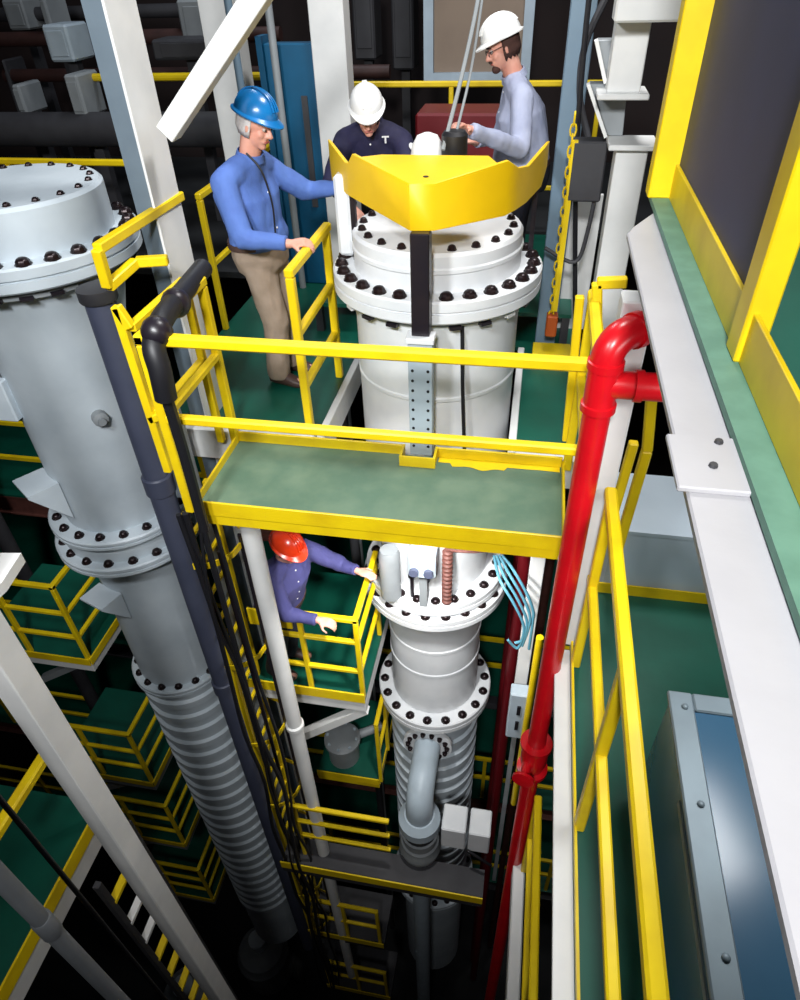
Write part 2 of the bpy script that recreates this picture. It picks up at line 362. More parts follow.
# instrument head and hoist lines on top of the vessel
ih = thing('instrument_head', 'white and black capped instrument on top of the main vessel, held by the standing worker', 'instrument', (VX, 4.25, 1.14))
MB().lathe((VX + .09, 4.25, 0), [(.07, 1.13), (.07, 1.5), (.075, 1.52), (.075, 1.62), (.06, 1.64)], 24).build('black_canister', BLK, ih)
MB().lathe((VX - .07, 4.27, 0), [(.1, 1.13), (.1, 1.5), (.09, 1.56), (.06, 1.61), (.02, 1.625)], 24).build('white_dome', HWHT, ih)
tag(MB().tube(crom([PY(443, 150, 4.18), PY(462, 75, 4.4), PY(478, 0, 4.6), PY(486, -60, 4.75)], 5), .012, 8).build('hoist_line', MGRY), 'thin grey line running up from the instrument past the standing man', 'line', 'hoist lines above the vessel')
tag(MB().tube(crom([PY(452, 150, 4.22), PY(470, 75, 4.5), PY(482, 0, 4.72), PY(488, -60, 4.9)], 5), .008, 8).build('hoist_line', MGRY), 'thinner grey line beside the first, in front of the window', 'line', 'hoist lines above the vessel')
bh = MB().box(-1.2, -1.1, 4.15, 4.3, .94, 1.42).build('bracket_bar', VES, bev=.02)
tag(bh, 'white upright bar standing at the left rim of the vessel flange', 'bar')
bh2 = MB().box(-1.09, -1.06, 4.1, 4.14, .94, 1.34).build('bracket_bar', BLKM); tag(bh2, 'dark upright rod beside the white bar on the vessel flange', 'rod')
bh3 = MB().box(-.02, .01, 4.35, 4.38, .94, 1.34).build('bracket_bar', BLKM); tag(bh3, 'dark upright rod at the right rim of the vessel flange', 'rod')

# ------------------------------------------------------------------ left vessel
LX, LY = -3.0, 3.65
lv = thing('pressure_vessel', 'pale grey bolted pressure vessel at the left edge with a flat bolted cap', 'vessel', (LX, LY, -9))
shell(lv, LX, LY, [(.40, -.98), (.42, -.9), (.43, .6), (.52, .95), (.58, 1.06)], VES2)
flange(lv, LX, LY, .66, 1.06, 1.2, 26, VES2, .61, .04)
ff = MB().lathe((LX, LY, 0), [(.58, 1.0), (.6, 1.01), (.6, 1.058)], 64).build('seal_ring', MGRY, lv)
for i in range(24):
    a = 2 * PI * i / 24; MB().bar((LX + .59 * math.cos(a), LY + .59 * math.sin(a), 1.02), (LX + .625 * math.cos(a), LY + .625 * math.sin(a), 1.02), .07, .02).build('clip', BLKM, ff)
cv = MB().lathe((LX, LY, 0), [(.53, 1.2), (.53, 1.44), (.51, 1.46), (.1, 1.46)], 64).build('top_cover', VES2, lv)
bolts(cv, (LX, LY), .465, 1.46, 20, .02, .02)
flange(lv, LX, LY, .55, -.92, -.84, 18, VES2, .485, .032)
flange(lv, LX, LY, .58, -1.17, -1.08, 18, VES2, .515, .034)
shell(lv, LX, LY, [(.5, -1.08), (.5, -.92)], VES2, 'collar')
shell(lv, LX, LY, [(.39, -2.9), (.39, -1.5), (.45, -1.17)], VES2, 'lower_shell')
flange(lv, LX, LY, .46, -2.9, -2.8, 16, VES2, .40, .033)
pr = [(.4, -9.5)]; z = -8.2
while z < -3.0: pr += [(.40, z), (.43, z + .02), (.43, z + .1), (.4, z + .12)]; z += .23
shell(lv, LX, LY, pr + [(.4, -2.91)], VES2, 'ribbed_shell')
# lugs and brackets
def wedge(g, a, z0, R, w, d, h, m, nm='bracket'):
    c = V((LX, LY, z0)); u = V((math.cos(a), math.sin(a), 0)); s_ = V((-u.y, u.x, 0))
    p = c + u * R
    b = MB(); b.prism([p + s_ * w / 2, p + u * d + s_ * w / 2, p + s_ * w / 2 - V((0, 0, h))], -s_ * .02)
    b.prism([p - s_ * w / 2, p + u * d - s_ * w / 2, p - s_ * w / 2 - V((0, 0, h))], s_ * .02)
    b.prism([p + s_ * w / 2, p + u * d + s_ * w / 2, p + u * d - s_ * w / 2, p - s_ * w / 2], (0, 0, .02))
    return b.build(nm, m, g)
wedge(lv, math.radians(235), -.42, .41, .28, .22, .3, VES2)
wedge(lv, math.radians(250), -1.55, .38, .26, .2, .28, VES2)
wedge(lv, math.radians(215), .45, .43, .12, .1, .14, MGRY)
MB().box(LX - .36, LX - .22, LY - .42, LY - .35, .1, .4).build('name_plate', VES2, lv, bev=.01)
MB().lathe((LX + .3, LY - .30, .12), [(.05, 0), (.05, .06), (.025, .07), (.025, .1)], 12, (.7, -.7, 0)).build('drain_plug', MGRY, lv)

# slate pipe right of the left vessel
sx, sy = -2.31, 3.2
spp = thing('standpipe', 'thick slate-coloured vertical pipe beside the left vessel', 'pipe', (sx, sy, -9))
MB().lathe((sx, sy, 0), [(.085, -9), (.085, 1.02), (.078, 1.05)], 24).build('pipe_run', DPIPE, spp)
for z in (-.35, -2.6): MB().lathe((sx, sy, 0), [(.09, z), (.1, z + .01), (.1, z + .14), (.09, z + .15)], 24).build('coupling', DPIPE, spp)
MB().lathe((sx, sy, 0), [(.1, 1.0), (.105, 1.01), (.105, 1.07), (.06, 1.08)], 24).build('end_cap', DGRY, spp)
MB().lathe((-2.12, 3.3, 0), [(.05, -9), (.05, .75)], 16).build('conduit', MGRY, spp)

# ------------------------------------------------------------------ the bridge platform in front
br = platform('worn grey-green bridge platform with yellow kick plates in front of main vessel', -1.75, .30, 2.70, 3.37, 0, GRN2, YEL, .1, .05, 'flr', 'bridge_platform')
for (a, b) in ((-1.75, gx - .11), (gx + .11, .30)): MB().box(a, b, 3.37, 3.384, -.05, .07).build('toe_plate', YEL, br, bev=.003)
nb = MB(); nb.box(gx - .11, gx + .11, 3.25, 3.263, -.02, .07); nb.box(gx - .11, gx - .095, 3.263, 3.384, -.02, .07); nb.box(gx + .095, gx + .11, 3.263, 3.384, -.02, .07)
nb.build('notch_plate', YEL, br)
random.seed(3)
N_ = 40; xs_ = [gx + .12 + (.29 - gx - .12) * i / N_ for i in range(N_ + 1)]
dp = [.035 + .06 * (1 if .08 < (x - gx - .12) < .42 else .25) * (.75 + .5 * noise.noise(V((x * 9, 3, 1)))) for x in xs_]
MB().add([(x, 3.365 - d, .002) for x, d in zip(xs_, dp)] + [(x, 3.368, .002) for x in xs_], [(i, i + 1, N_ + 2 + i, N_ + 1 + i) for i in range(N_)]).build('paint_patch', YEL, br)
guardrail('long yellow front handrail of bridge platform with two rails crossing the vessel', [(-1.77, 3.36), (-1.77, 2.66), (.33, 2.66), (.33, 3.4)], 0, 1.06, (.62,), [(-1.77, 3.36), (-1.77, 2.66), (.33, 2.66), (.33, 3.36)], 0, .055)
# deck rail by the older man
guardrail('short yellow handrail between the older man and the vessel flange', [(-1.31, 3.52), (-1.31, 4.3)], 0, 1.07, (.35, .7), [(-1.31, 3.52), (-1.31, 4.28)], 0, .055)
guardrail('yellow handrail behind the man in the blue shirt', [(-2.47, 4.95), (-2.47, 7.2)], 0, 1.06, (.55,), [(-2.47, 4.95), (-2.47, 6.1), (-2.47, 7.2)], 0, .05)
guardrail('yellow handrail at the back of the deck, in front of the window', [(-2.1, 7.5), (.5, 7.5)], 0, 1.42, (.5,), [(-2.1, 7.5), (-.9, 7.5), (.5, 7.5)], 0, .05)
guardrail('yellow handrail running behind the left vessel', [(-6.5, 5.85), (-3.45, 5.85)], 0, 1.07, (.55,), [(-6.0, 5.85), (-4.7, 5.85), (-3.45, 5.85)], 0, .05)
# ladder gate left of the bridge
lg = thing('ladder_gate', 'yellow ladder gate frame of short bars between left vessel and bridge', 'gate', (-2.0, 2.8, 0))
def seg(nm, pts, w=.045, m=YEL, par=lg):
    b = MB()
    for a, c in zip(pts, pts[1:]): b.bar(a, c, w)
    return b.build(nm, m, par, bev=.006)
A = PY(97, 249, 2.95); seg('upper_bar', [A, (A.x + .02, 3.85, A.z)], .05)
B_ = PY(108, 287, 2.97); seg('upper_bar', [A, B_], .05); seg('upper_bar', [B_, PY(136, 262, 3.2), PY(168, 260, 3.25)], .05)
C0 = PY(116, 306, 2.75); C1 = PY(150, 419, 2.75); seg('post', [C0, (C0.x + .01, 2.75, .2)])
D0 = PY(131, 328, 2.75); seg('top_bar', [D0, (D0.x, 3.35, D0.z)]); seg('top_bar', [C0, D0])
seg('mid_bar', [C1, PY(176, 411, 2.75)]); seg('mid_bar', [(D0.x, 2.76, .58), (D0.x, 3.35, .58)])
seg('post', [(D0.x, 3.35, .0), (D0.x, 3.35, D0.z)])
# black hose over the rail and cable bundle going down
hz_ = thing('black_hose', 'thick black hose lying along the bridge handrail and turning down beside it', 'hose', (-1.72, 2.63, -.2))
h0 = PY(203, 268, 3.5)
MB().tube(crom([h0, PY(185, 290, 3.2), PY(163, 318, 2.78), PY(154, 345, 2.62), PY(160, 370, 2.58), PY(166, 398, 2.58)], 6), [.055] * 31, 14).build('hose_run', BLK, hz_)
for q in (PY(176, 303, 3.0), PY(157, 332, 2.66)):
    MB().ball(q, .075, 14, 8).build('clamp', BLKM, hz_)
MB().tube(crom([PY(166, 395, 2.58), PY(183, 450, 2.6), PY(205, 530, 2.6)], 6), .03, 10).build('lower_hose', BLK, hz_)
random.seed(11)
for k in range(5):
    x = -1.93 + k * .052; y = 2.76 + .05 * math.sin(k * 2)
    pts = [(x + random.uniform(-.035, .035), y + random.uniform(-.04, .04), -.14 - j * .8) for j in range(12)]
    tag(MB().tube(crom(pts, 3), (.017, .022, .011, .02, .014)[k], 8).build('hanging_cable', BLK), ('leftmost', 'second from the left', 'middle', 'fourth from the left', 'rightmost')[k] + ' of five black cables hanging below the bridge corner', 'cable', 'black cables hanging under the bridge')
# caged ladder below the bridge
cl = thing('caged_ladder', 'yellow caged ladder going down behind the black cable bundle', 'ladder', (-2.05, 3.0, -8))
for y in (2.95, 3.3): MB().box(-2.04, -2.0, y - .02, y + .02, -8, -.3).build('stile', YEL, cl)
for k in range(26): MB().bar((-2.02, 2.96, -.5 - k * .29), (-2.02, 3.29, -.5 - k * .29), .025).build('rung', YEL, cl)
for k in range(7):
    z = -.7 - k * 1.1; pts = [(-2.02 + .24 * math.sin(t * PI / 8), 3.125 - .25 * math.cos(t * PI / 8), z) for t in range(9)]
    b = MB()
    for a, c in zip(pts, pts[1:]): b.bar(a, c, .012, .05)
    b.build('cage_hoop', YEL, cl)
for t in (2, 4, 6): MB().bar((-2.02 + .25 * math.sin(t * PI / 8), 3.125 - .26 * math.cos(t * PI / 8), -7.5), (-2.02 + .25 * math.sin(t * PI / 8), 3.125 - .26 * math.cos(t * PI / 8), -.6), .03, .012).build('cage_strap', BLKM, cl)

wc0, wc1 = PY(246, 530, 2.95), PY(296, 715, 2.95)
wcx = (wc0.x + wc1.x) / 2
rc = thing('round_column', 'round white column below the bridge, left of the worker in the orange helmet', 'column', (wcx, 2.95, -9))
MB().lathe((wcx, 2.95, 0), [(.062, -9), (.062, -.16)], 20).build('shaft', WHT, rc)
for z in (-.22, -2.62): MB().lathe((wcx, 2.95, 0), [(.066, z), (.078, z + .01), (.078, z + .05), (.066, z + .06)], 20).build('collar', WHT, rc)

# ------------------------------------------------------------------ columns
def hcolumn(label, x, y, w, d, z0, z1, m=WHT, group=None, bev=.006, name='steel_column'):
    return tag(MB().box(x - w / 2, x + w / 2, y - d / 2, y + d / 2, z0, z1).build(name, m, bev=bev), label, 'column', group)
c_ = PY(172, 277, 3.52); cr = PX(195, 266, c_.x)
hc = thing('steel_column', 'white steel column with shade-darkened blue-grey front left of the older man', 'column', (c_.x - .06, 3.6, -9))
MB().box(c_.x - .012, c_.x + .002, 3.52, cr.y, -9, 4).build('side_flange', WHT, hc)
MB().box(c_.x - .12, c_.x - .013, 3.53, cr.y - .01, -9, 4).build('web', WEB, hc)
b0, b1 = PY(167, 126, 3.6), PY(254, -2, 3.6)
tag(MB().bar(b0 + V((.0, 0, -.03)), b1 + (b1 - b0) * .6, .1, .11, (0, 1, 0)).build('diagonal_brace', WHT, bev=.004), 'white diagonal brace rising from the white column above the blue helmet', 'brace')
hcolumn('slim white column holding the right platform edge behind the red pipe', .42, 2.61, .12, .12, -.64, 1.39)
J = hcolumn('white steel column rising diagonally across the bottom left corner', -1.95, 1.37, .11, .13, -10, 2.6)
hcolumn('blue-grey steel column behind the standing man in the grey shirt', .17, 5.02, .15, .15, 0.0, 4, BGC)
hcolumn('white column between the teal panel and the bending worker', -1.66, 6.05, .27, .2, 0, 4)
hcolumn('white column in the background right of the diagonal brace', -2.62, 6.3, .3, .2, 0, 4)
jp = tag(MB().box(-2.05, -1.98, 1.42, 1.47, -6, -1.3).build('post', YEL), 'thin yellow post right beside the bottom left white column', 'post')
q = [PZ(-60, 552, .6), PZ(21, 553, .6), PZ(2, 582, .6), PZ(-60, 640, .6)]
tag(MB().prism([tuple(v) for v in q], (0, 0, -.05)).build('beam_end', WHT), 'white beam end entering at the left edge below the left vessel', 'beam')

# ------------------------------------------------------------------ red pipe
rx, ry = .318, 2.40
rp = thing('fire_main', 'bright red vertical water pipe with elbow and tee in front of right column', 'pipe', (rx, ry, -8))
MB().lathe((rx, ry, 0), [(.056, -8), (.056, 1.0)], 24).build('riser', RED, rp)
ez = PY(604, 345, ry).z
cv = []
D_ = V((.75, .66, 0)).normalized(); R_ = .085
for k in range(9):
    a = k / 8 * PI / 2; cv.append(V((rx, ry, ez - .06)) + D_ * (R_ - R_ * math.cos(a)) + V((0, 0, R_ * math.sin(a))))
MB().tube([(rx, ry, 1.0)] + cv + [cv[-1] + D_ * .9], .062, 20).build('elbow', RED, rp)
tz = PY(606, 384, ry).z
MB().cyl((rx, ry, tz), (rx + .9, ry, tz), .055, None, 20).build('tee_branch', RED, rp)
for z in (tz - .1, tz + .085): MB().lathe((rx, ry, 0), [(.06, z - .02), (.07, z - .015), (.07, z + .015), (.06, z + .02)], 24).build('coupling', RED, rp)
q = cv[-1] + D_ * .03; MB().cyl(q, q + D_ * .035, .07, None, 20).build('coupling', RED, rp)
q = V((rx + .12, ry, tz)); MB().cyl(q, q + V((.03, 0, 0)), .063, None, 20).build('coupling', RED, rp)
z = -1.75
MB().lathe((rx, ry, 0), [(.1, z), (.1, z + .03), (.07, z + .04), (.085, z + .12), (.085, z + .2), (.07, z + .28), (.1, z + .29), (.1, z + .32)], 24).build('valve_body', RED, rp)
MB().lathe((rx - .04, ry - .06, z + .16), [(.03, 0), (.03, .1), (.07, .105), (.07, .125), (.02, .13)], 16, (-.2, -1, 0)).build('valve_wheel', RED, rp)

# ------------------------------------------------------------------ upper right platform
UX, UZ = .42, 1.715
up = thing('upper_platform', 'near right platform with white edge beam and pale green deck edge', 'platform', (1.3, 1.1, UZ - .3))
MB().box(UX + .015, UX + .03, -.6, 2.7, UZ - .26, UZ - .045).build('beam_web', WHT2, up)
eb = MB().prism([(UX + .05, -.6, UZ - .045), (UX - .11, -.6, UZ - .045), (UX - .11, 2.40, UZ - .045), (UX - .085, 2.47, UZ - .045), (UX + .05, 2.74, UZ - .045)], (0, 0, .02)).build('beam_flange', WHT2, up, bev=.004)
MB().box(UX + .022, UX + .14, -.6, 2.7, UZ - .275, UZ - .26).build('beam_flange', WHT2, up, bev=.004)
spl = MB().box(UX - .128, UX - .004, 1.0, 1.17, UZ - .0249, UZ - .012).build('splice_plate', WHT2, up, bev=.003)
for x, y in ((.385, 1.15), (.362, 1.07)): MB().lathe((x, y, UZ - .012), [(.009, 0), (.007, .006)], 8).build('bolt', DGRY, spl)
MB().box(UX - .006, UX + .07, -.6, 2.80, UZ - .019, UZ).build('deck_edge', GRN3, up)
MB().box(UX + .07, 2.6, -.6, 2.80, UZ - .019, UZ - .001).build('deck_plate', GRN, up)
MB().box(UX + .1, 2.6, 2.70, 2.79, UZ - .27, UZ - .02).build('end_beam', WHT2, up, bev=.006)
tx = UX + .055
ur = thing('guardrail', 'near yellow guardrail with dark navy infill panel on the right platform', 'railing', (tx, 1.1, UZ))
MB().box(tx, tx + .012, -.6, 2.80, UZ, UZ + .115).build('toe_plate', YEL, ur, bev=.002)
for y, dw, xo in ((2.76, .085, .075), (1.5, .085, .012), (.1, .085, .012)): MB().box(tx - xo, tx + .045, y - dw / 2, y + dw / 2, UZ, UZ + 1.1).build('post', YEL, ur, bev=.004)
MB().box(tx + .012, tx + .03, 1.55, 2.715, UZ + .1, UZ + .98).build('infill_panel', NAVY, ur)
MB().bar((tx + .02, -.6, UZ + 1.12), (tx + .02, 2.80, UZ + 1.12), .05).build('top_rail', YEL, ur)

# ------------------------------------------------------------------ lower right platform, tank and cabinet
lp = thing('lower_platform', 'dark green lower right platform with a deep white edge girder', 'platform', (1.2, 1.6, -1.4))
MB().box(.425, 2.2, -.3, 2.99, -.67, -.64).build('deck_plate', GRN, lp)
MB().box(.34, .424, -.3, 2.53, -.68, -.655).build('girder_flange', WHT, lp, bev=.003)
MB().box(.385, .40, -.3, 2.5, -1.1, -.68).build('girder_web', WHT, lp)
MB().box(.425, .437, -.3, 2.99, -.64, -.60).build('toe_plate', YEL, lp)
MB().box(.45, 2.2, 2.99, 3.0, -.66, -.56).build('toe_plate', YEL, lp)
guardrail('yellow handrail running toward the camera on the lower right platform', [(.45, 2.47), (.45, -.3)], -.64, 1.17, (.62,), [(.45, 2.42), (.45, 1.52), (.45, .3)], 0, .052)
sr = thing('stair_rail', 'bent yellow stair handrail behind the red pipe and white column', 'railing', (.6, 2.9, -.6))
seg('rail', [PY(652, 392, 2.95), PY(647, 450, 2.95), PY(616, 555, 2.95)], .05, YEL, sr)
seg('rail', [PY(634, 442, 2.85), PY(613, 515, 2.85)], .045, YEL, sr)
seg('rail', [PY(597, 330, 3.3), PY(597, 283, 3.3), PY(627, 282, 3.3)], .05, YEL, sr)
seg('post', [PY(580, 296, 3.4), PY(566, 440, 3.4)], .045, YEL, sr)
tk = thing('duct', 'pale blue-grey sheet metal duct behind the lower right platform', 'duct', (1.2, 3.5, -.66))
MB().box(.62, 2.2, 3.02, 3.6, -.9, -.16).build('casing', TANK, tk, bev=.01)
MB().box(.61, 2.2, 3.01, 3.03, -.17, -.145).build('seam', TANK, tk)
cb = thing('cabinet', 'large glossy dark blue cabinet with pale metal edges at the bottom right', 'cabinet', (1.1, 1.0, -.64))
MB().box(.69, 1.6, -.2, 1.69, -.64, .175).build('body', CAB, cb, bev=.01)
MB().box(.675, .765, -.2, 1.7, .176, .2).build('edge_strip', CABE, cb, bev=.006)
MB().box(.766, 1.6, 1.62, 1.7, .176, .2).build('edge_strip', CABE, cb, bev=.006)
MB().box(.766, 1.6, -.2, 1.619, .176, .19).build('top_panel', CAB, cb)
for y in (.35, .8, 1.25, 1.63): MB().ball((.73, y, .203), (.013, .013, .008), 10, 6).build('screw', CABE, cb)
MB().bar((.69, 1.3, .1), (.69, .0, .1), .01, .03).build('side_trim', CABE, cb)

# ------------------------------------------------------------------ lower levels
p4 = platform('lower green platform with yellow edge where the orange-helmet worker stands', -2.35, -1.03, 3.2, 4.6, -2.45, GRN, WHT, .16, .07, 'f')
guardrail('yellow handrail in front of the worker in the orange helmet', [(-1.72, 3.22), (-1.05, 3.22), (-1.05, 3.95)], -2.45, .98, (.72, .35), [(-1.5, 3.22), (-1.05, 3.22), (-1.05, 3.9)], 0, .045)
tag(MB().box(-1.9, -1.55, 3.18, 3.2, -1.62, -1.44).build('sign_plate', YEL, bev=.004), 'yellow plate on the handrail left of the worker in the orange helmet', 'plate')
tag(MB().bar((-1.75, 3.25, -3.3), (-1.05, 3.25, -2.66), .08).build('knee_brace', WHT), 'white knee brace under the orange-helmet worker\'s platform', 'brace')
platform('dark lower platform two levels down in front of the vessel with yellow kick plate', -2.0, .12, 2.75, 3.05, -5.0, DGRY, DGRY, .14, .08, 'f')  # dark grey instead of deck green, shaft darkness put into the colour
guardrail('set of three yellow rails low down left of the valve', [(-1.8, 2.9), (-.85, 2.9)], -5.0, 1.05, (.75, .45), [(-1.78, 2.9)], 0, .045)
platform('green platform glimpsed below the orange-helmet worker with a grey motor', -1.8, -1.1, 3.6, 4.6, -4.6, GRN, YEL, .1, .06, 'fr')
guardrail('pair of yellow uprights between the lower green platform and the vessel', [(-1.08, 3.62), (-1.08, 4.4)], -4.6, 1.1, (.6,), [(-1.08, 3.62), (-1.08, 4.0), (-1.08, 4.4)], 0, .045)
mo = thing('motor', 'round pale grey motor on the green platform below the orange-helmet worker', 'motor', (-1.55, 3.85, -4.6))
MB().lathe((-1.55, 3.85, 0), [(.17, -4.6), (.17, -4.3), (.2, -4.29), (.2, -4.25), (.15, -4.22), (.08, -4.2)], 24).build('housing', MGRY, mo)
for i in range(8):
    a = i * PI / 4; MB().box(-1.55 + .16 * math.cos(a) - .015, -1.55 + .16 * math.cos(a) + .015, 3.85 + .16 * math.sin(a) - .015, 3.85 + .16 * math.sin(a) + .015, -4.25, -4.22).build('bolt', GRYP, mo)
MB().cyl((-1.45, 3.95, -4.35), (-1.15, 4.1, -4.3), .05, None, 12).build('side_pipe', MGRY, mo)
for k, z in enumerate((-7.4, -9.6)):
    platform(['dim platform three levels down below the valve', 'dim platform four levels down near the shaft bottom'][k], -2.0, -1.03, 2.9, 3.5, z, DGRY, DGRY, .14, .08, 'f')  # dark grey here too stands in for the dimness of the shaft
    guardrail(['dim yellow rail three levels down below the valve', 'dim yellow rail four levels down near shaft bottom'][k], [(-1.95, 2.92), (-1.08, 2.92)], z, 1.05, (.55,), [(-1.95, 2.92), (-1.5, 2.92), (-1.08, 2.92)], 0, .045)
# stacked platforms left of the left vessel
lev = [-2.6, -4.85, -6.4, -8.2]; nm = ['topmost', 'second', 'third', 'lowest']
for k, z in enumerate(lev):
    platform('green platform left of the left vessel, %s of its stack' % nm[k], -4.9, -3.68, 3.28, 4.4, z, GRN, WHT if k == 0 else MGRY, .12, .04, 'fr')
    guardrail('yellow handrail on the %s platform of the left stack' % nm[k], [(-4.9, 3.3), (-3.7, 3.3), (-3.7, 4.35)], z, .98, (.64, .32), [(-4.3, 3.3), (-3.7, 3.3), (-3.7, 3.85), (-3.7, 4.35)], 0, .045)
    tag(MB().bar((-4.6, 3.5, z - .75), (-3.75, 3.5, z - .17), .07).build('knee_brace', MGRY), 'grey knee brace under the %s platform of the left stack' % nm[k], 'brace')
# bottom left platform, ladder and pipes
bl = thing('side_platform', 'green platform at the bottom left corner with yellow kick plate on white beam', 'platform', (-3.4, 1.4, -2.7))
MB().box(-4.4, -2.76, .2, 2.0, -2.48, -2.45).build('deck_plate', GRN, bl)
MB().box(-2.82, -2.75, .2, 2.0, -2.68, -2.481).build('edge_beam', WHT, bl)
MB().box(-2.75, -2.735, .2, 2.0, -2.47, -2.34).build('toe_plate', YEL, bl)
guardrail('yellow handrail of the bottom left green platform', [(-2.74, 1.25), (-2.74, 1.95)], -2.45, 1.0, (), [(-2.74, 1.9)], 0, .07)
ld = thing('ladder', 'yellow ladder going down at the bottom left beside the white column', 'ladder', (-2.45, 1.8, -9))
for y in (1.3, 1.68): MB().box(-2.26, -2.22, y - .02, y + .02, -9, -1.9).build('stile', DGRY, ld)
for k in range(18): MB().bar((-2.24, 1.31, -2.2 - k * .36), (-2.24, 1.67, -2.2 - k * .36), .05, .03).build('rung', WHTB if k in (1, 2) else YEL, ld)
q0 = PY(15, 893, .75)
gpz = thing('vertical_pipe', 'dark grey pipe slanting through the bottom left corner of the view', 'pipe', (q0.x, q0.y, -9))
MB().lathe((q0.x, q0.y, 0), [(.036, -9), (.036, 0.6)], 20).build('pipe_run', CONC, gpz)
MB().lathe((q0.x, q0.y, 0), [(.038, -.75), (.042, -.74), (.042, -.6), (.038, -.59)], 20).build('coupling', CONC, gpz)
q1 = PY(60, 872, 1.0); tag(MB().lathe((q1.x, q1.y, 0), [(.012, -9), (.012, 1)], 10).build('conduit', BLK), 'thin black conduit crossing the yellow kick plate at bottom left', 'conduit')


for k, (px_, py_, r_) in enumerate(((262, 950, .45), (190, 995, .5))):
    c = PZ(px_, py_, -12)
    g = thing('storage_drum', ['dim grey drum on the shaft floor below the left vessel', 'larger dim grey drum on the shaft floor at the bottom edge'][k], 'drum', (c.x, c.y, -13))
    MB().lathe((c.x, c.y, 0), [(r_, -13), (r_, -12.2), (r_ * 1.05, -12.18), (r_ * 1.05, -12.1), (r_, -12.08), (r_ * .9, -11.9), (r_ * .3, -11.8)], 28).build('tank', MGRY, g)
    MB().lathe((c.x, c.y, 0), [(r_ * .25, -11.81), (r_ * .25, -11.5), (r_ * .35, -11.49), (r_ * .35, -11.42)], 20).build('neck', VES2, g)
# dim steelwork further down the shaft, behind both vessels
for k, (z, y, x0, x1, m) in enumerate(((-2.7, 5.6, -8.9, -2.6, BRN), (-5.2, 5.4, -8.9, 1.5, DGRY), (-7.6, 5.2, -8.9, 3, BRN), (-10, 5.0, -8.9, 4, DGRY))):
    g = thing('floor_beam', ['brown floor beam behind the left vessel, one level down', 'dark floor beam crossing behind both vessels, two levels down', 'brown floor beam crossing behind both vessels, three levels down', 'dark floor beam near the shaft bottom behind both vessels'][k], 'beam', ((x0 + x1) / 2, y, z - .3))
    MB().box(x0, x1, y - .01, y + .01, z - .28, z - .02).build('web', m, g)
    MB().box(x0, x1, y - .09, y + .09, z - .02, z).build('flange', m, g); MB().box(x0, x1, y - .09, y + .09, z - .3, z - .28).build('flange', m, g)
    d = thing('rear_floor', ['dark green floor one level down behind the left vessel', 'dark green floor two levels down behind the vessels', 'dark green floor three levels down behind the vessels', 'dark green floor four levels down behind the vessels'][k], 'floor', ((x0 + x1) / 2, y + 1.5, z))
    MB().box(x0, x1, y - .09, y + 3.5, z + .001, z + .03).build('deck_plate', GRN, d)
    for i in range(4 + k): MB().bar((x0 + (x1 - x0) * (i + .5) / (4 + k), y - .05, z + .03), (x0 + (x1 - x0) * (i + .5) / (4 + k), y - .05, z + 1.1), .05).build('post', YEL, d)
    for h in (.6, 1.1): MB().bar((x0, y - .05, z + h), (x1, y - .05, z + h), .045).build('rail', YEL, d)
for k, (a, Y, r, m) in enumerate((((510, 650), 4.6, .07, DRED), ((528, 700), 4.9, .05, BRN), ((500, 760), 4.3, .06, DRED), ((366, 640), 5.0, .06, MGRY), ((376, 760), 4.9, .05, DGRY), ((60, 640), 4.9, .09, DGRY))):
    x = PY(*a, Y).x
    tag(MB().lathe((x, Y, 0), [(r, -12.9), (r, -.4)], 14).build('riser_pipe', m), ['dark red riser pipe right of the white vessel, nearest to it', 'rust brown riser pipe behind the electrical box', 'second dark red riser pipe close behind the ribbed vessel section', 'grey riser pipe left of the white vessel', 'dark thin riser pipe behind the three yellow rails', 'dark thick riser pipe behind the left vessel'][k], 'pipe')
# right of the main vessel, below the bridge
wx = PY(535, 580, 3.55).x
tag(MB().box(wx - .05, wx + .05, 3.5, 3.6, -2.6, -.25).build('post', WHT, bev=.004), 'white post right of the vessel below the bridge', 'post')
ej = PY(515, 732, 3.36)
eb_ = thing('junction_box', 'pale grey slotted electrical box right of the vessel middle', 'box', (ej.x, 3.4, ej.z))
MB().box(ej.x - .08, ej.x + .08, 3.3, 3.42, ej.z, ej.z + .62).build('casing', GRYP, eb_, bev=.01)
MB().box(ej.x - .02, ej.x + .02, 3.36, 3.40, -6, ej.z).build('stand', MGRY, eb_)
for z in (.2, .42): MB().box(ej.x - .015, ej.x + .015, 3.29, 3.3, ej.z + z - .06, ej.z + z + .06).build('slot', BLK, eb_)
wx = PY(538, 650, 3.3).x
tag(MB().lathe((wx, 3.3, 0), [(.028, -4), (.028, -1.5)], 12).build('gas_pipe', YEL), 'thin yellow vertical pipe behind the red pipe', 'pipe')
for k in range(4):
    pts = [PY(494 + 3 * k, 556, 3.72), PY(500 + 4 * k, 580 - 4 * k, 3.45), PY(514 + 4 * k, 604 - 4 * k, 3.36), PY(524 + 3 * k, 628 - 6 * k, 3.34), PY(518 + 5 * k, 648 - 9 * k, 3.34), PY(508 + 7 * k, 640 + 3 * k, 3.34)]
    tag(MB().tube(crom(pts, 6), .011, 8).build('hose', CYAN), ('innermost', 'second', 'third', 'outermost')[k] + ' of four pale cyan hoses hanging right of the vessel flange', 'hose', 'cyan hoses beside the vessel')
ra, rb_ = PZ(538, 800, -2.0), PZ(538, 1000, -2.0)
guardrail('yellow handrail one level down between the red pipe and white girder', [(ra.x, ra.y), (ra.x, rb_.y)], -3.1, 1.1, (.55,), [(ra.x, ra.y), (ra.x, rb_.y)], 0, .05)
lw, lw2 = PZ(520, 862, -3.1), PZ(514, 1000, -3.1)
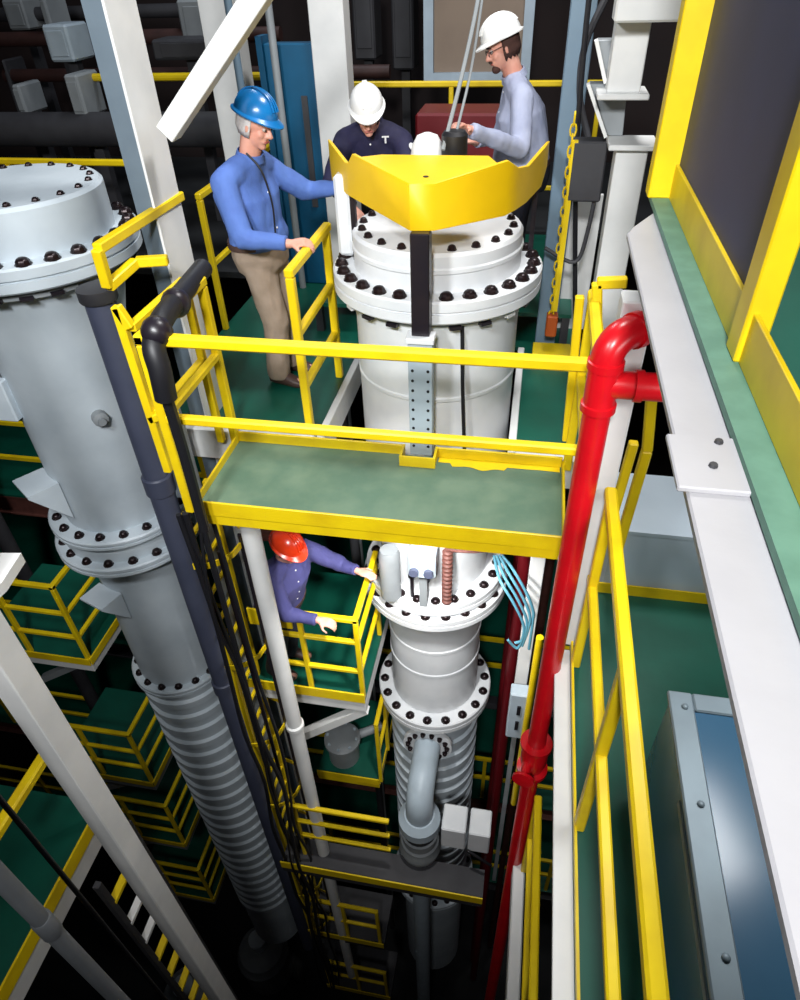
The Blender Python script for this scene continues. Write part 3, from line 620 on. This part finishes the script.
tag(MB().box(lw.x - .05, lw.x + .04, lw2.y - .3, lw.y, -3.3, -3.1).build('edge_beam', WHT, bev=.01), 'white beam end low down left of the yellow handrail by the red pipe', 'beam')

# ------------------------------------------------------------------ background on the upper level
WFR = mat('pale_window_paint', '#A9BAC8', .5)
wn = thing('window_frame', 'pale blue-grey window frame with beige board behind the workers', 'window', (-.9, 8.5, 1.2))
wa, wb = PY(434, -40, 8.5), PY(492, 72, 8.5)
MB().box(wa.x, wb.x + .3, 8.52, 8.55, wb.z, wa.z + 1).build('pane', BEIGE, wn)
MB().box(wa.x - .1, wa.x, 8.44, 8.56, wb.z - .1, wa.z + 1).build('jamb', WFR, wn); MB().box(wb.x + .3, wb.x + .4, 8.44, 8.56, wb.z - .1, wa.z + 1).build('jamb', WFR, wn)
MB().box(wa.x, wb.x + .3, 8.44, 8.56, wb.z - .1, wb.z).build('sill', WFR, wn)
rd = PY(462, 128, 6.9)
tag(MB().box(rd.x - .4, rd.x + .4, 6.7, 7.2, 0, rd.z + .15).build('crate', DRED, bev=.02), 'dark red crate behind the instrument on the vessel', 'crate')
tl = thing('equipment_rack', 'teal painted equipment rack with a slot behind the man in the blue helmet', 'cabinet', (-1.95, 6.0, 0))
MB().box(-2.2, -1.78, 6.0, 6.15, 0, 1.9).build('panel_sheet', TEAL, tl, bev=.01)
MB().box(-1.93, -1.88, 5.985, 5.999, .7, 1.55).build('slot', DGRY, tl)
MB().box(-2.25, -2.2, 5.98, 6.16, 0, 1.95).build('side_post', TEAL, tl)
for k, x in enumerate((-2.08, -2.35)): tag(MB().lathe((x, 5.9 - .1 * k, 0), [(.03, 0), (.03, 4)], 12).build('conduit', MGRY if k == 0 else BGC), ['grey conduit in front of the teal panel', 'pale conduit left of the teal panel'][k], 'conduit')
# dark clutter, left back
random.seed(21)
spec = [((35, -10), (62, 60), 8.0, MGRY), ((40, 25), (75, 62), 7.2, GRYP), ((62, 75), (88, 118), 7.0, MGRY), ((0, 60), (30, 140), 8.4, DGRY), ((10, 85), (28, 115), 7.4, MGRY), ((175, 0), (222, 42), 8.0, MGRY), ((150, 40), (215, 60), 7.6, DGRY), ((0, 0), (30, 30), 8.8, MGRY), ((350, -20), (376, 60), 9.0, DGRY), ((390, -20), (414, 70), 9.2, DGRY)]
lab = ['tall grey duct end at the top left', 'pale grey box beneath the tall duct at top left', 'grey cabinet corner above the left vessel', 'dark bin at the far left edge behind left vessel', 'small grey case in front of the dark bin', 'grey box behind the diagonal brace', 'dark low chest behind the white column', 'grey box in the top left corner', 'dark upright locker behind the bending worker', 'second dark locker beside the window']
for i, (a, b, Y, m) in enumerate(spec):
    p, q = PY(*a, Y), PY(*b, Y); x0, x1 = min(p.x, q.x), max(p.x, q.x); z0, z1 = min(p.z, q.z), max(p.z, q.z)
    g = thing('equipment_box', lab[i], 'box', ((x0 + x1) / 2, Y + .2, z0))
    MB().box(x0, x1, Y, Y + .4, z0, z1).build('casing', m, g, bev=.02)
    if z0 > .05: MB().box((x0 + x1) / 2 - .05, (x0 + x1) / 2 + .05, Y + .15, Y + .25, 0, z0).build('stand', DGRY, g)
    MB().box(x0 + (x1 - x0) * .15, x1 - (x1 - x0) * .15, Y - .012, Y, z0 + (z1 - z0) * .15, z1 - (z1 - z0) * .15).build('cover', m, g, bev=.005)
bk = thing('rear_deck', 'dark rear deck far behind the left vessel', 'deck', (-5, 8, -.1)); MB().box(-8.5, -2.3, 6.2, 10.8, -.06, 0).build('deck_plate', FLR, bk); MB().box(-2.29, 6, 7.7, 10.8, -.06, 0).build('deck_plate', FLR, bk)
for k, (px, py, Y, z) in enumerate(((0, 40, 8, 0), (0, 130, 7, 0), (120, 75, 8.5, 0), (0, 15, 9, 0))):
    p = PY(px, py, Y); tag(MB().cyl((p.x - 1.5, Y, p.z), (p.x + 3.2, Y + .1, p.z), .07 if k != 1 else .16, None, 14).build('overhead_pipe', (DBRN, DGRY, DBRN, DGRY)[k]), ['rust brown pipe run at the top left', 'thick dark pipe behind the left vessel', 'brown pipe run behind the diagonal brace', 'dark pipe run at the very top left'][k], 'pipe')
q = PY(150, 77, 7.3); tag(MB().cyl((q.x - .8, 7.3, q.z), (q.x + 1.4, 7.3, q.z), .035, None, 10).build('overhead_pipe', YEL), 'thin yellow pipe run passing behind the white column and brace', 'pipe')
# right back: stub columns, conduits and chain hoist
for k, (pt, pb) in enumerate((((632, -10), (622, 90)), ((615, 140), (600, 330)))):
    Y = 4.6; t, b = PY(*pt, Y), PY(*pb, Y)
    g = thing('box_column', ['white stub column with a cap plate at the top right', 'white box column below the stub, right of the chain'][k], 'column', (b.x, Y, b.z))
    MB().box(b.x - .09, b.x + .09, Y - .09, Y + .09, b.z if k == 0 else 0, t.z - .02).build('shaft', WHT, g, bev=.005)
    zz = b.z if k == 0 else t.z; MB().box(b.x - .14, b.x + .14, Y - .14, Y + .14, zz - .03, zz).build('cap_plate', WHT, g, bev=.005)
    hx0 = PY((598, 590)[k], (40, 84)[k], Y + .1); hx1 = PY((623, 628)[k], (40, 84)[k], Y + .1); hb = PY(614, (82, 136)[k], Y + .1)
    MB().prism([(hx0.x, Y + .1, hx0.z), (hx1.x, Y + .1, hx0.z), (hb.x + .05, Y + .1, hb.z), (hb.x - .04, Y + .1, hb.z)], (0, .12, 0)).build('hopper', MGRY, g, bev=.004)
    MB().bar((hx0.x - .01, Y + .1, hx0.z), (hb.x - .05, Y + .1, hb.z), .02, .1, (0, 1, 0)).build('hopper_flange', WHT, g)
tag(MB().box(PY(640, 12, 4.4).x - .13, PY(640, 12, 4.4).x + .2, 4.3, 4.5, 2.12, 2.4).build('beam_end', WHT, bev=.01), 'white beam end at the top edge near the yellow post', 'beam')
for k, pts in enumerate(([(610, -10), (585, 45), (580, 100), (590, 150), (588, 200)], [(590, -10), (583, 60), (576, 170), (575, 330)], [(598, 180), (588, 230), (575, 262), (545, 248)])):
    tag(MB().tube(crom([PY(a, b, 4.95 - .1 * k) for a, b in pts], 5), (.022, .016, .014)[k], 8).build('conduit', (DGRY, BLK, DGRY)[k]), ['thick grey cable looping down at the top right', 'thin black conduit right of the blue-grey column', 'short grey cable crossing beside the chain hoist'][k], 'cable')
cbx = PY(588, 172, 4.7); tag(MB().box(cbx.x - .11, cbx.x + .1, 4.7, 4.85, cbx.z - .18, cbx.z + .17).build('control_box', DGRY, bev=.01), 'dark control box on cables left of the white box column', 'box')
chn = thing('chain_hoist', 'yellow chain hoist hanging right of the main vessel', 'hoist', (PY(563, 330, 4.75).x, 4.75, 0))
hx = PY(568, 200, 4.75)
for k in range(22):
    z = .35 + k * .06; b = MB(); rot = M.Rotation(PI / 2 * (k % 2), 3, 'Z')
    pts = [V((hx.x - .02, 4.75, z)) + rot @ V((.018 * math.cos(t * PI / 4), 0, .04 * math.sin(t * PI / 4))) for t in range(9)]
    b.tube(pts, .006, 6).build('chain_link', YEL, chn)
MB().box(hx.x - .05, hx.x + .03, 4.7, 4.8, .2, .36).build('hook_block', ORANGE, chn, bev=.01)
MB().bar((hx.x, 4.72, .4), (hx.x, 4.72, 1.5), .035).build('guide_bar', YEL, chn)
MB().box(.08, .36, 4.66, 4.86, .0, .08).build('foot_plate', YEL, chn, bev=.005)
MB().box(-1.21, -1.12, 3.6, 3.7, -.3, .0).build('pipe_stub', BRN, br) if 0 else None


tag(MB().box(PY(572, 200, 5.3).x, PY(603, 200, 5.3).x, 5.3, 5.34, 0, PY(590, 195, 5.3).z).build('sheet_panel', WHT), 'white sheet standing behind the chain hoist and cables', 'panel')
# ------------------------------------------------------------------ people
def remeshed(mb, name, m, parent, origin, vox=.008, smooth=4, folds=0, seed=0, fac=.5):
    me = bpy.data.meshes.new(name); me.from_pydata([tuple(a - origin) for a in mb.v], [], mb.f)
    bm = bmesh.new(); bm.from_mesh(me); bmesh.ops.recalc_face_normals(bm, faces=bm.faces); bm.to_mesh(me); bm.free()
    o = bpy.data.objects.new(name, me); COL.objects.link(o)
    r = o.modifiers.new('r', 'REMESH'); r.mode = 'VOXEL'; r.voxel_size = vox
    s = o.modifiers.new('s', 'SMOOTH'); s.iterations = smooth; s.factor = fac
    dg = bpy.context.evaluated_depsgraph_get(); me2 = bpy.data.meshes.new_from_object(o.evaluated_get(dg)); o.modifiers.clear()
    o.data = me2; me2.name = name
    if folds:
        me2.update(); nn = [V(v.normal) for v in me2.vertices]; sd = V((seed, seed * 2, 0))
        for v, n_ in zip(me2.vertices, nn):
            p = V(v.co); q = V((p.x * 9, p.y * 9, p.z * 5)) + sd
            v.co = p + n_ * (folds * (noise.noise(q) + .5 * noise.noise(q * 2.3)))
    me2.materials.clear(); me2.materials.append(m)
    for p in me2.polygons: p.use_smooth = True
    o.location = origin - (wloc(parent) if parent else V((0, 0, 0)))
    if parent: o.parent = parent
    return o
def rings(mb, secs, n=20):
    """loft of ellipses: (centre, half side vector, half depth vector)"""
    vs = []
    for c, a, b in secs:
        for j in range(n):
            g = 2 * PI * j / n; cg, sg = math.cos(g), math.sin(g)
            e = .85
            vs.append(V(c) + V(a) * (math.copysign(abs(cg) ** e, cg)) + V(b) * (math.copysign(abs(sg) ** e, sg)))
    k = len(secs)
    fs = [(i * n + j, i * n + (j + 1) % n, (i + 1) * n + (j + 1) % n, (i + 1) * n + j) for i in range(k - 1) for j in range(n)]
    fs += [tuple(reversed(range(n))), tuple(range((k - 1) * n, k * n))]
    return mb.add(vs, fs)
def hand(mb, wrist, direction, palm_n, thumb_side, curl=.5, s=1.0):
    """palm, four bent fingers of unequal length and a thumb leaving the side of the palm"""
    d = V(direction).normalized(); nrm = V(palm_n); nrm = (nrm - d * nrm.dot(d)).normalized(); t = nrm.cross(d) * thumb_side
    w = V(wrist)
    rings(mb, [(w - d * .01, t * .026, nrm * .019), (w + d * .03 * s, t * .036, nrm * .017), (w + d * .07 * s, t * .043, nrm * .016), (w + d * .095 * s, t * .04, nrm * .013)], 12)
    for k, (off, ln) in enumerate(((.032, .072), (.011, .082), (-.010, .076), (-.030, .060))):
        p = w + d * .088 * s + t * off; dr = d + t * off * .8; dr.normalize(); r = .0095
        for j, f in enumerate((.45, .32, .26)):
            a = curl * (.55 + j * .55)
            q = dr * math.cos(a) + nrm * math.sin(a)
            e = p + q * ln * f * s
            mb.cap(p, e, r, r * .92, 8); p = e; r *= .92
    p = w + d * .03 * s + t * .034; q1 = (d * .62 + t * .75 + nrm * .3).normalized(); q2 = (d * .9 + t * .2 + nrm * .45).normalized()
    e = p + q1 * .042 * s; mb.cap(p - q1 * .015, e, .013, .0105, 8); mb.cap(e, e + q2 * .034 * s, .0105, .0085, 8)
def person(name, label, J, shirt, trousers, helmet, hair, gaze, up, F, build=1.0, badge=None, beard=False, vis_legs=True, curls=(.5, .5), glasses=False):
    """J: joints in world space. F: chest facing, gaze: face direction, up: head up"""
    J = {k: V(v) for k, v in J.items()}
    base = (J['ankle_r'] + J['ankle_l']) / 2; base.z = J['floor'].z
    F = V(F).normalized(); R_ = (J['sh_r'] - J['sh_l']).normalized()
    g = V(gaze).normalized(); u = V(up); u = (u - g * u.dot(g)).normalized(); s_ = g.cross(u)   # s_: person's right
    hc_ = J['head']
    def H(x, y, z): return hc_ + g * x + s_ * y + u * z
    HR = M((g, s_, u)).transposed()
    b = MB()
    # head: skull, jaw, nose, ears, brow
    b.ball(H(-.012, 0, .03), (.098, .077, .098), 20, 14, HR)
    b.ball(H(.022, 0, -.045), (.068, .058, .075), 18, 12, HR)
    b.ball(H(.062, 0, -.098), (.026, .028, .020), 12, 8, HR)
    b.cap(H(.084, 0, .012), H(.108, 0, -.03), .010, .015, 10)
    b.cap(H(.093, -.012, -.034), H(.093, .012, -.034), .010, .010, 8)
    b.cap(H(.076, -.038, .026), H(.076, .038, .026), .012, .012, 8)
    for q in (-1, 1):
        b.ball(H(-.005, .078 * q, -.012), (.02, .010, .033), 10, 8, HR)
        b.ball(H(.058, .036 * q, -.032), (.024, .022, .022), 10, 8, HR)
    b.cap(H(.082, -.022, -.066), H(.082, .022, -.066), .009, .009, 8)
    nk = J['neck']
    b.cap(H(-.02, 0, -.05), nk, .060, .066, 14)
    ch, pv = J['chest'], J['pelvis']
    sp = lambda t: nk.lerp(ch, t)
    def torso(mb, inf):
        ax = (nk - pv).normalized(); D = (F - ax * F.dot(ax)).normalized(); S = D.cross(ax).normalized()
        w_ = build
        shc = (J['sh_r'] + J['sh_l']) / 2
        lo = .11 if inf < .01 else -.045
        secs = [(pv - ax * lo, S * (.155 + inf + .015 * (inf > .01)) * w_, D * (.11 + inf + .015 * (inf > .01)) * w_), (pv + ax * (.0 if inf < .01 else .09), S * (.168 + inf) * w_, D * (.122 + inf) * w_),
                (pv.lerp(ch, .5), S * (.155 + inf) * w_, D * (.118 + inf) * w_), (ch, R_ * (.172 + inf) * w_, D * (.122 + inf) * w_),
                (shc.lerp(ch, .25) , R_ * (.168 + inf), D * (.098 + inf)), (shc.lerp(nk, .45), R_ * (.105 + inf), D * (.072 + inf)), (nk, R_ * (.062 + inf * .6), D * (.06 + inf * .6))]
        rings(mb, secs, 24)
    torso(b, 0)
    limbs = [('sh_r', 'el_r', 'wr_r'), ('sh_l', 'el_l', 'wr_l')]
    def traps(mb, r0, r1):
        for a in ('sh_r', 'sh_l'): mb.cap(nk.lerp(ch, .12), J[a].lerp(nk, .12), r0, r1, 12)
    traps(b, .055, .06)
    for a, e, w_ in limbs:
        b.cap(J[a], J[e], .054, .042, 12); b.cap(J[e], J[w_], .042, .027, 12)
    for sd, th, cu in (('r', 1, curls[0]), ('l', -1, curls[1])):
        wr = J['wr_' + sd]; hd = J['hand_' + sd] - wr
        pn = J.get('palm_' + sd, V((0, 0, -1)))
        hand(b, wr, hd, pn, th if sd == 'r' else th, cu)
    for sd in 'rl':
        b.cap(J['hip_' + sd], J['knee_' + sd], .085, .055, 14); b.cap(J['knee_' + sd], J['ankle_' + sd], .055, .038, 12)
        t = (J['toe_' + sd] - J['ankle_' + sd]); b.cap(J['ankle_' + sd] + V((0, 0, -.03)), J['ankle_' + sd] + t * .8 + V((0, 0, -.01)), .038, .03, 10)
    body = remeshed(b, name, SKIN, None, base, .0075, 3)
    tag(body, label, 'person')
    # shirt: torso and sleeves over the body
    sh = MB(); torso(sh, .02); traps(sh, .072, .08)
    for a, e, w_ in limbs:
        d = (J[w_] - J[e]); sh.ball(J[a], .078, 14, 9)
        sh.cyl(J[a], J[e], .078, .066, 14); sh.ball(J[e], .062, 14, 9); sh.cyl(J[e], J[e] + d * .9, .06, .045, 14); sh.cyl(J[e] + d * .86, J[e] + d * .94, .048, .046, 14)
    so = remeshed(sh, 'shirt', shirt, body, base, .0095, 4, .009, len(label) % 17)
    co = MB(); ax = (H(-.02, 0, -.06) - nk).normalized()
    co.lathe(nk - ax * .005, [(.088, -.01), (.078, .03), (.073, .032), (.08, -.005)], 24, ax); co.build('collar', shirt, so)
    ct = MB(); tq = J['neck'] + F * .085 - V((0, 0, .06))
    for k in range(4):
        q = (J['neck'] + F * .1).lerp(pv + F * (.145 * build), .15 + k * .2)
        ok_, cq, nq, _k = so.closest_point_on_mesh(q - base); ct.lathe(cq + base, [(.006, -.002), (.006, .004)], 8, nq)
    ct.build('buttons', WHTB, so)
    # trousers
    tr = MB(); ax = (ch - pv).normalized(); D = (F - ax * F.dot(ax)).normalized(); S = D.cross(ax).normalized()
    rings(tr, [(pv - ax * .12, S * .165 * build, D * .13 * build), (pv - ax * .02, S * .186 * build, D * .143 * build), (pv + ax * .06, S * .184 * build, D * .142 * build)], 20)
    for sd in 'rl':
        k_, an = J['knee_' + sd], J['ankle_' + sd]
        tr.ball(J['hip_' + sd], .108, 14, 9); tr.cyl(J['hip_' + sd], k_, .108, .09, 14); tr.ball(k_, .09, 14, 9); tr.cyl(k_, an + V((0, 0, -.03)), .09, .085, 14)
    remeshed(tr, 'trousers', trousers, body, base, .0105, 4, .010, 3)
    bl_ = MB(); rings(bl_, [(pv + ax * .05, S * .192 * build, D * .149 * build), (pv + ax * .085, S * .190 * build, D * .147 * build)], 24); bl_.build('belt', SHOE, body)
    for sd in 'rl':
        an, to = J['ankle_' + sd], J['toe_' + sd]; fz = J['floor'].z; d = (to - an); d.z = 0; d.normalize(); sdv = V((-d.y, d.x, 0))
        b2 = MB(); hz = lambda t, z_: V((an.x, an.y, fz + z_)) + d * t
        rings(b2, [(hz(-.07, .045), sdv * .03, V((0, 0, .04))), (hz(-.03, .06), sdv * .043, V((0, 0, .058))), (hz(.06, .05), sdv * .045, V((0, 0, .048))), (hz(.14, .036), sdv * .05, V((0, 0, .035))), (hz(.195, .027), sdv * .035, V((0, 0, .024)))], 14)
        b2.build('shoe', SHOE, body)
    # helmet
    he = MB(); vs = []; n = 28; rows = 9
    for i in range(rows):
        t = i / (rows - 1) * PI / 2 * .98
        for j in range(n):
            a = 2 * PI * j / n; cx, sy = math.cos(a), math.sin(a)
            ridge = 1 + .04 * math.exp(-(sy * math.cos(t) / .22) ** 2) * math.sin(t)
            vs.append(H(-.01 + .131 * cx * math.cos(t), .108 * sy * math.cos(t), .062 + .112 * math.sin(t) * ridge))
    brim = []
    for r_, dz in ((1.0, 0), (1.13, -.010), (1.12, -.018), (.97, -.008)):
        for j in range(n):
            a = 2 * PI * j / n; cx, sy = math.cos(a), math.sin(a); ex = (max(cx, 0) ** 2) * .032 * (r_ > 1.05)
            brim.append(H(-.01 + (.131 * r_) * cx + ex, .108 * r_ * sy, .062 + dz - ex * .35))
    fs = [(i * n + j, i * n + (j + 1) % n, (i + 1) * n + (j + 1) % n, (i + 1) * n + j) for i in range(rows - 1) for j in range(n)]
    fs.append(tuple(range((rows - 1) * n, rows * n)))
    he.add(vs, fs)
    he.add(brim, [(i * n + j, i * n + (j + 1) % n, (i + 1) * n + (j + 1) % n, (i + 1) * n + j) for i in range(3) for j in range(n)])
    hm = he.build('helmet', helmet, body)
    rb = MB()
    for q in (-.45, 0, .45):
        pts = [H(-.01 + .134 * math.cos(t) * math.cos(q * .35), .108 * math.sin(q * .5) * (.6 + .4 * math.cos(t)), 0.062 + .118 * math.sin(t)) for t in [PI * (.12 + .76 * k / 12) for k in range(13)]]
        rb.tube(pts, .006, 6)
    rb.build('crown_ridge', helmet, hm)
    # hair: fringe under the helmet at the back and the sides
    hr = MB(); vs = []; n = 20
    for i, (zz, k_) in enumerate(((.07, 1.05), (.02, 1.1), (-.03, 1.06), (-.07, .82))):
        for j in range(n + 1):
            a = PI * (.42 + 1.16 * j / n); vs.append(H(-.012 + .1 * k_ * math.cos(a), .080 * k_ * math.sin(a), zz + .012 * math.sin(j * 3.1)))
    m_ = n + 1
    hr.add(vs, [(i * m_ + j, i * m_ + j + 1, (i + 1) * m_ + j + 1, (i + 1) * m_ + j) for i in range(3) for j in range(n)])
    ho = hr.build('hair', hair, body)
    md = ho.modifiers.new('t', 'SOLIDIFY'); md.thickness = .012; md.offset = -1
    for q in (-1, 1):
        ey = MB(); ey.ball(H(.077, .032 * q, .002), .0112, 10, 8); eo = ey.build('eye', EYEW, body)
        ir = MB(); ir.ball(H(.0848, .032 * q, .001), .0066, 8, 6); ir.build('iris', EYED, eo)
        MB().cap(H(.092, .016 * q, .026), H(.080, .048 * q, .024), .005, .004, 6).build('eyebrow', hair, body)
    MB().cap(H(.091, -.02, -.066), H(.091, .02, -.066), .0055, .0055, 8).build('mouth', LIP, body)
    if beard:
        bb = MB(); bb.ball(H(.07, 0, -.1), (.03, .034, .026), 12, 8, HR); bb.cap(H(.095, -.026, -.052), H(.095, .026, -.052), .007, .007, 8); bb.build('beard', HAIRB, body)
    if glasses:
        gl = MB()
        for q in (-1, 1): gl.tube([H(.098 + .0, .032 * q + .022 * math.cos(t * PI / 6), .0 + .017 * math.sin(t * PI / 6)) for t in range(13)], .002, 6); gl.tube([H(.098, .054 * q, .005), H(.0, .084 * q, .008)], .002, 6)
        gl.build('glasses', BLK, body)
    return body, H
P = PY
b1_, _ = person('person', 'older man in a blue hard hat, blue shirt and khaki trousers leaning on the rail', dict(
    floor=(0, 0, 0), head=(-1.62, 4.13, 1.69), neck=(-1.69, 4.15, 1.52), chest=(-1.755, 4.17, 1.31), pelvis=(-1.74, 4.2, .97),
    sh_r=(-1.81, 3.97, 1.41), el_r=(-1.70, 3.86, 1.13), wr_r=(-1.41, 3.86, 1.11), hand_r=(-1.30, 3.88, 1.12), palm_r=(0, .3, -1),
    sh_l=(-1.69, 4.34, 1.42), el_l=(-1.47, 4.48, 1.24), wr_l=(-1.23, 4.47, 1.27), hand_l=(-1.13, 4.47, 1.27), palm_l=(0, -.3, -1),
    hip_r=(-1.74, 4.11, .90), knee_r=(-1.68, 4.12, .49), ankle_r=(-1.72, 4.13, .09), toe_r=(-1.5, 4.08, .03),
    hip_l=(-1.71, 4.29, .90), knee_l=(-1.66, 4.32, .49), ankle_l=(-1.69, 4.34, .09), toe_l=(-1.47, 4.30, .03)),
    LSH, KHK, HBLU, HAIRG, (.96, -.22, -.34), (.34, 0, .94), (.97, -.22, 0), 1.14, curls=(.9, .6))
ly = MB(); ly.tube(crom([(-1.68, 4.07, 1.55), (-1.60, 4.06, 1.46), (-1.565, 4.07, 1.28), (-1.575, 4.08, 1.10)], 5), .006, 6)
ly.build('lanyard', BLK, b1_)
b2_, H2 = person('person', 'man in a white hard hat and navy shirt bending over the vessel', dict(
    floor=(0, 0, .25), head=(-1.13, 4.86, 1.62), neck=(-1.14, 5.0, 1.53), chest=(-1.14, 5.12, 1.37), pelvis=(-1.15, 5.36, 1.10),
    sh_r=(-1.34, 5.05, 1.42), el_r=(-1.41, 4.84, 1.20), wr_r=(-1.22, 4.68, 1.08), hand_r=(-1.15, 4.60, 1.04), palm_r=(0, 0, -1),
    sh_l=(-.94, 5.05, 1.42), el_l=(-.84, 4.86, 1.20), wr_l=(-.90, 4.66, 1.08), hand_l=(-.92, 4.58, 1.04), palm_l=(0, 0, -1),
    hip_r=(-1.24, 5.40, 1.05), knee_r=(-1.24, 5.34, .69), ankle_r=(-1.24, 5.40, .34), toe_r=(-1.26, 5.18, .28),
    hip_l=(-1.06, 5.40, 1.05), knee_l=(-1.05, 5.34, .69), ankle_l=(-1.05, 5.40, .34), toe_l=(-1.03, 5.18, .28)),
    NSH, DTR, HWHT, HAIRB, (.22, -.86, -.40), (.06, -.40, .9), (0, -.85, -.4), 1.18)
def patch(par, pts, m, at_, r=.02):
    """a small cloth badge laid on the shirt surface"""
    sh = [c for c in par.children if c.name.startswith('shirt')][0]; off = wloc(sh)
    ok, co, n_, _i = sh.closest_point_on_mesh(V(at_) - off); co = co + off; n_ = n_.normalized()
    t = V((0, 0, 1)).cross(n_).normalized(); u_ = n_.cross(t)
    for poly in pts:
        MB().prism([co + n_ * .004 + t * x * r + u_ * y * r for x, y in poly], n_ * .003).build('badge', m, sh)
patch(b2_, [[(-1, .6), (1, .6), (1, 1), (-1, 1)], [(-.25, -1), (.25, -1), (.25, .6), (-.25, .6)]], WHTB, (-1.02, 4.85, 1.42), .024)
patch(b2_, [[(math.cos(k * PI / 6), math.sin(k * PI / 6)) for k in range(12)]], WHTB, (-.83, 4.95, 1.42), .028)
b3_, H3 = person('person', 'bearded man in a white hard hat and grey-blue shirt standing behind the vessel', dict(
    floor=(0, 0, .25), head=(-.30, 5.17, 1.94), neck=(-.215, 5.20, 1.78), chest=(-.155, 5.23, 1.57), pelvis=(-.12, 5.25, 1.2),
    sh_l=(-.15, 5.01, 1.68), el_l=(-.13, 4.86, 1.42), wr_l=(-.44, 4.50, 1.60), hand_l=(-.51, 4.38, 1.665), palm_l=(0, .0, -1),
    sh_r=(-.21, 5.43, 1.69), el_r=(-.28, 5.36, 1.40), wr_r=(-.44, 5.05, 1.42), hand_r=(-.51, 4.97, 1.44), palm_r=(0, 0, -1),
    hip_l=(-.12, 5.16, 1.14), knee_l=(-.15, 5.14, .72), ankle_l=(-.11, 5.14, .34), toe_l=(-.33, 5.1, .28),
    hip_r=(-.12, 5.34, 1.14), knee_r=(-.16, 5.36, .72), ankle_r=(-.11, 5.36, .34), toe_r=(-.33, 5.36, .28)),
    GSH, DTR, HWHT, HAIRB, (-.90, -.30, -.34), (-.34, 0, .94), (-.88, -.45, 0), 1.22, beard=True, curls=(.7, .8), glasses=True)
b4_, H4 = person('person', 'worker in an orange hard hat and indigo shirt on the lower platform', dict(
    floor=(0, 0, -2.45), head=(-1.545, 3.34, -.90), neck=(-1.60, 3.38, -1.05), chest=(-1.635, 3.42, -1.24), pelvis=(-1.74, 3.44, -1.60),
    sh_r=(-1.66, 3.21, -1.13), el_r=(-1.57, 3.16, -1.42), wr_r=(-1.31, 3.14, -1.42), hand_r=(-1.21, 3.14, -1.44), palm_r=(0, .2, -1),
    sh_l=(-1.52, 3.59, -1.13), el_l=(-1.27, 3.68, -1.36), wr_l=(-1.11, 3.60, -1.33), hand_l=(-1.02, 3.57, -1.32), palm_l=(0, 0, -1),
    hip_r=(-1.77, 3.35, -1.66), knee_r=(-1.79, 3.33, -2.05), ankle_r=(-1.86, 3.33, -2.36), toe_r=(-1.64, 3.30, -2.42),
    hip_l=(-1.74, 3.53, -1.66), knee_l=(-1.76, 3.53, -2.05), ankle_l=(-1.80, 3.54, -2.36), toe_l=(-1.58, 3.54, -2.42)),
    VSH, DTR, HRED, HAIRR, (.86, -.42, -.42), (.36, -.15, .92), (.93, -.35, 0), 1.18, curls=(.8, .5))
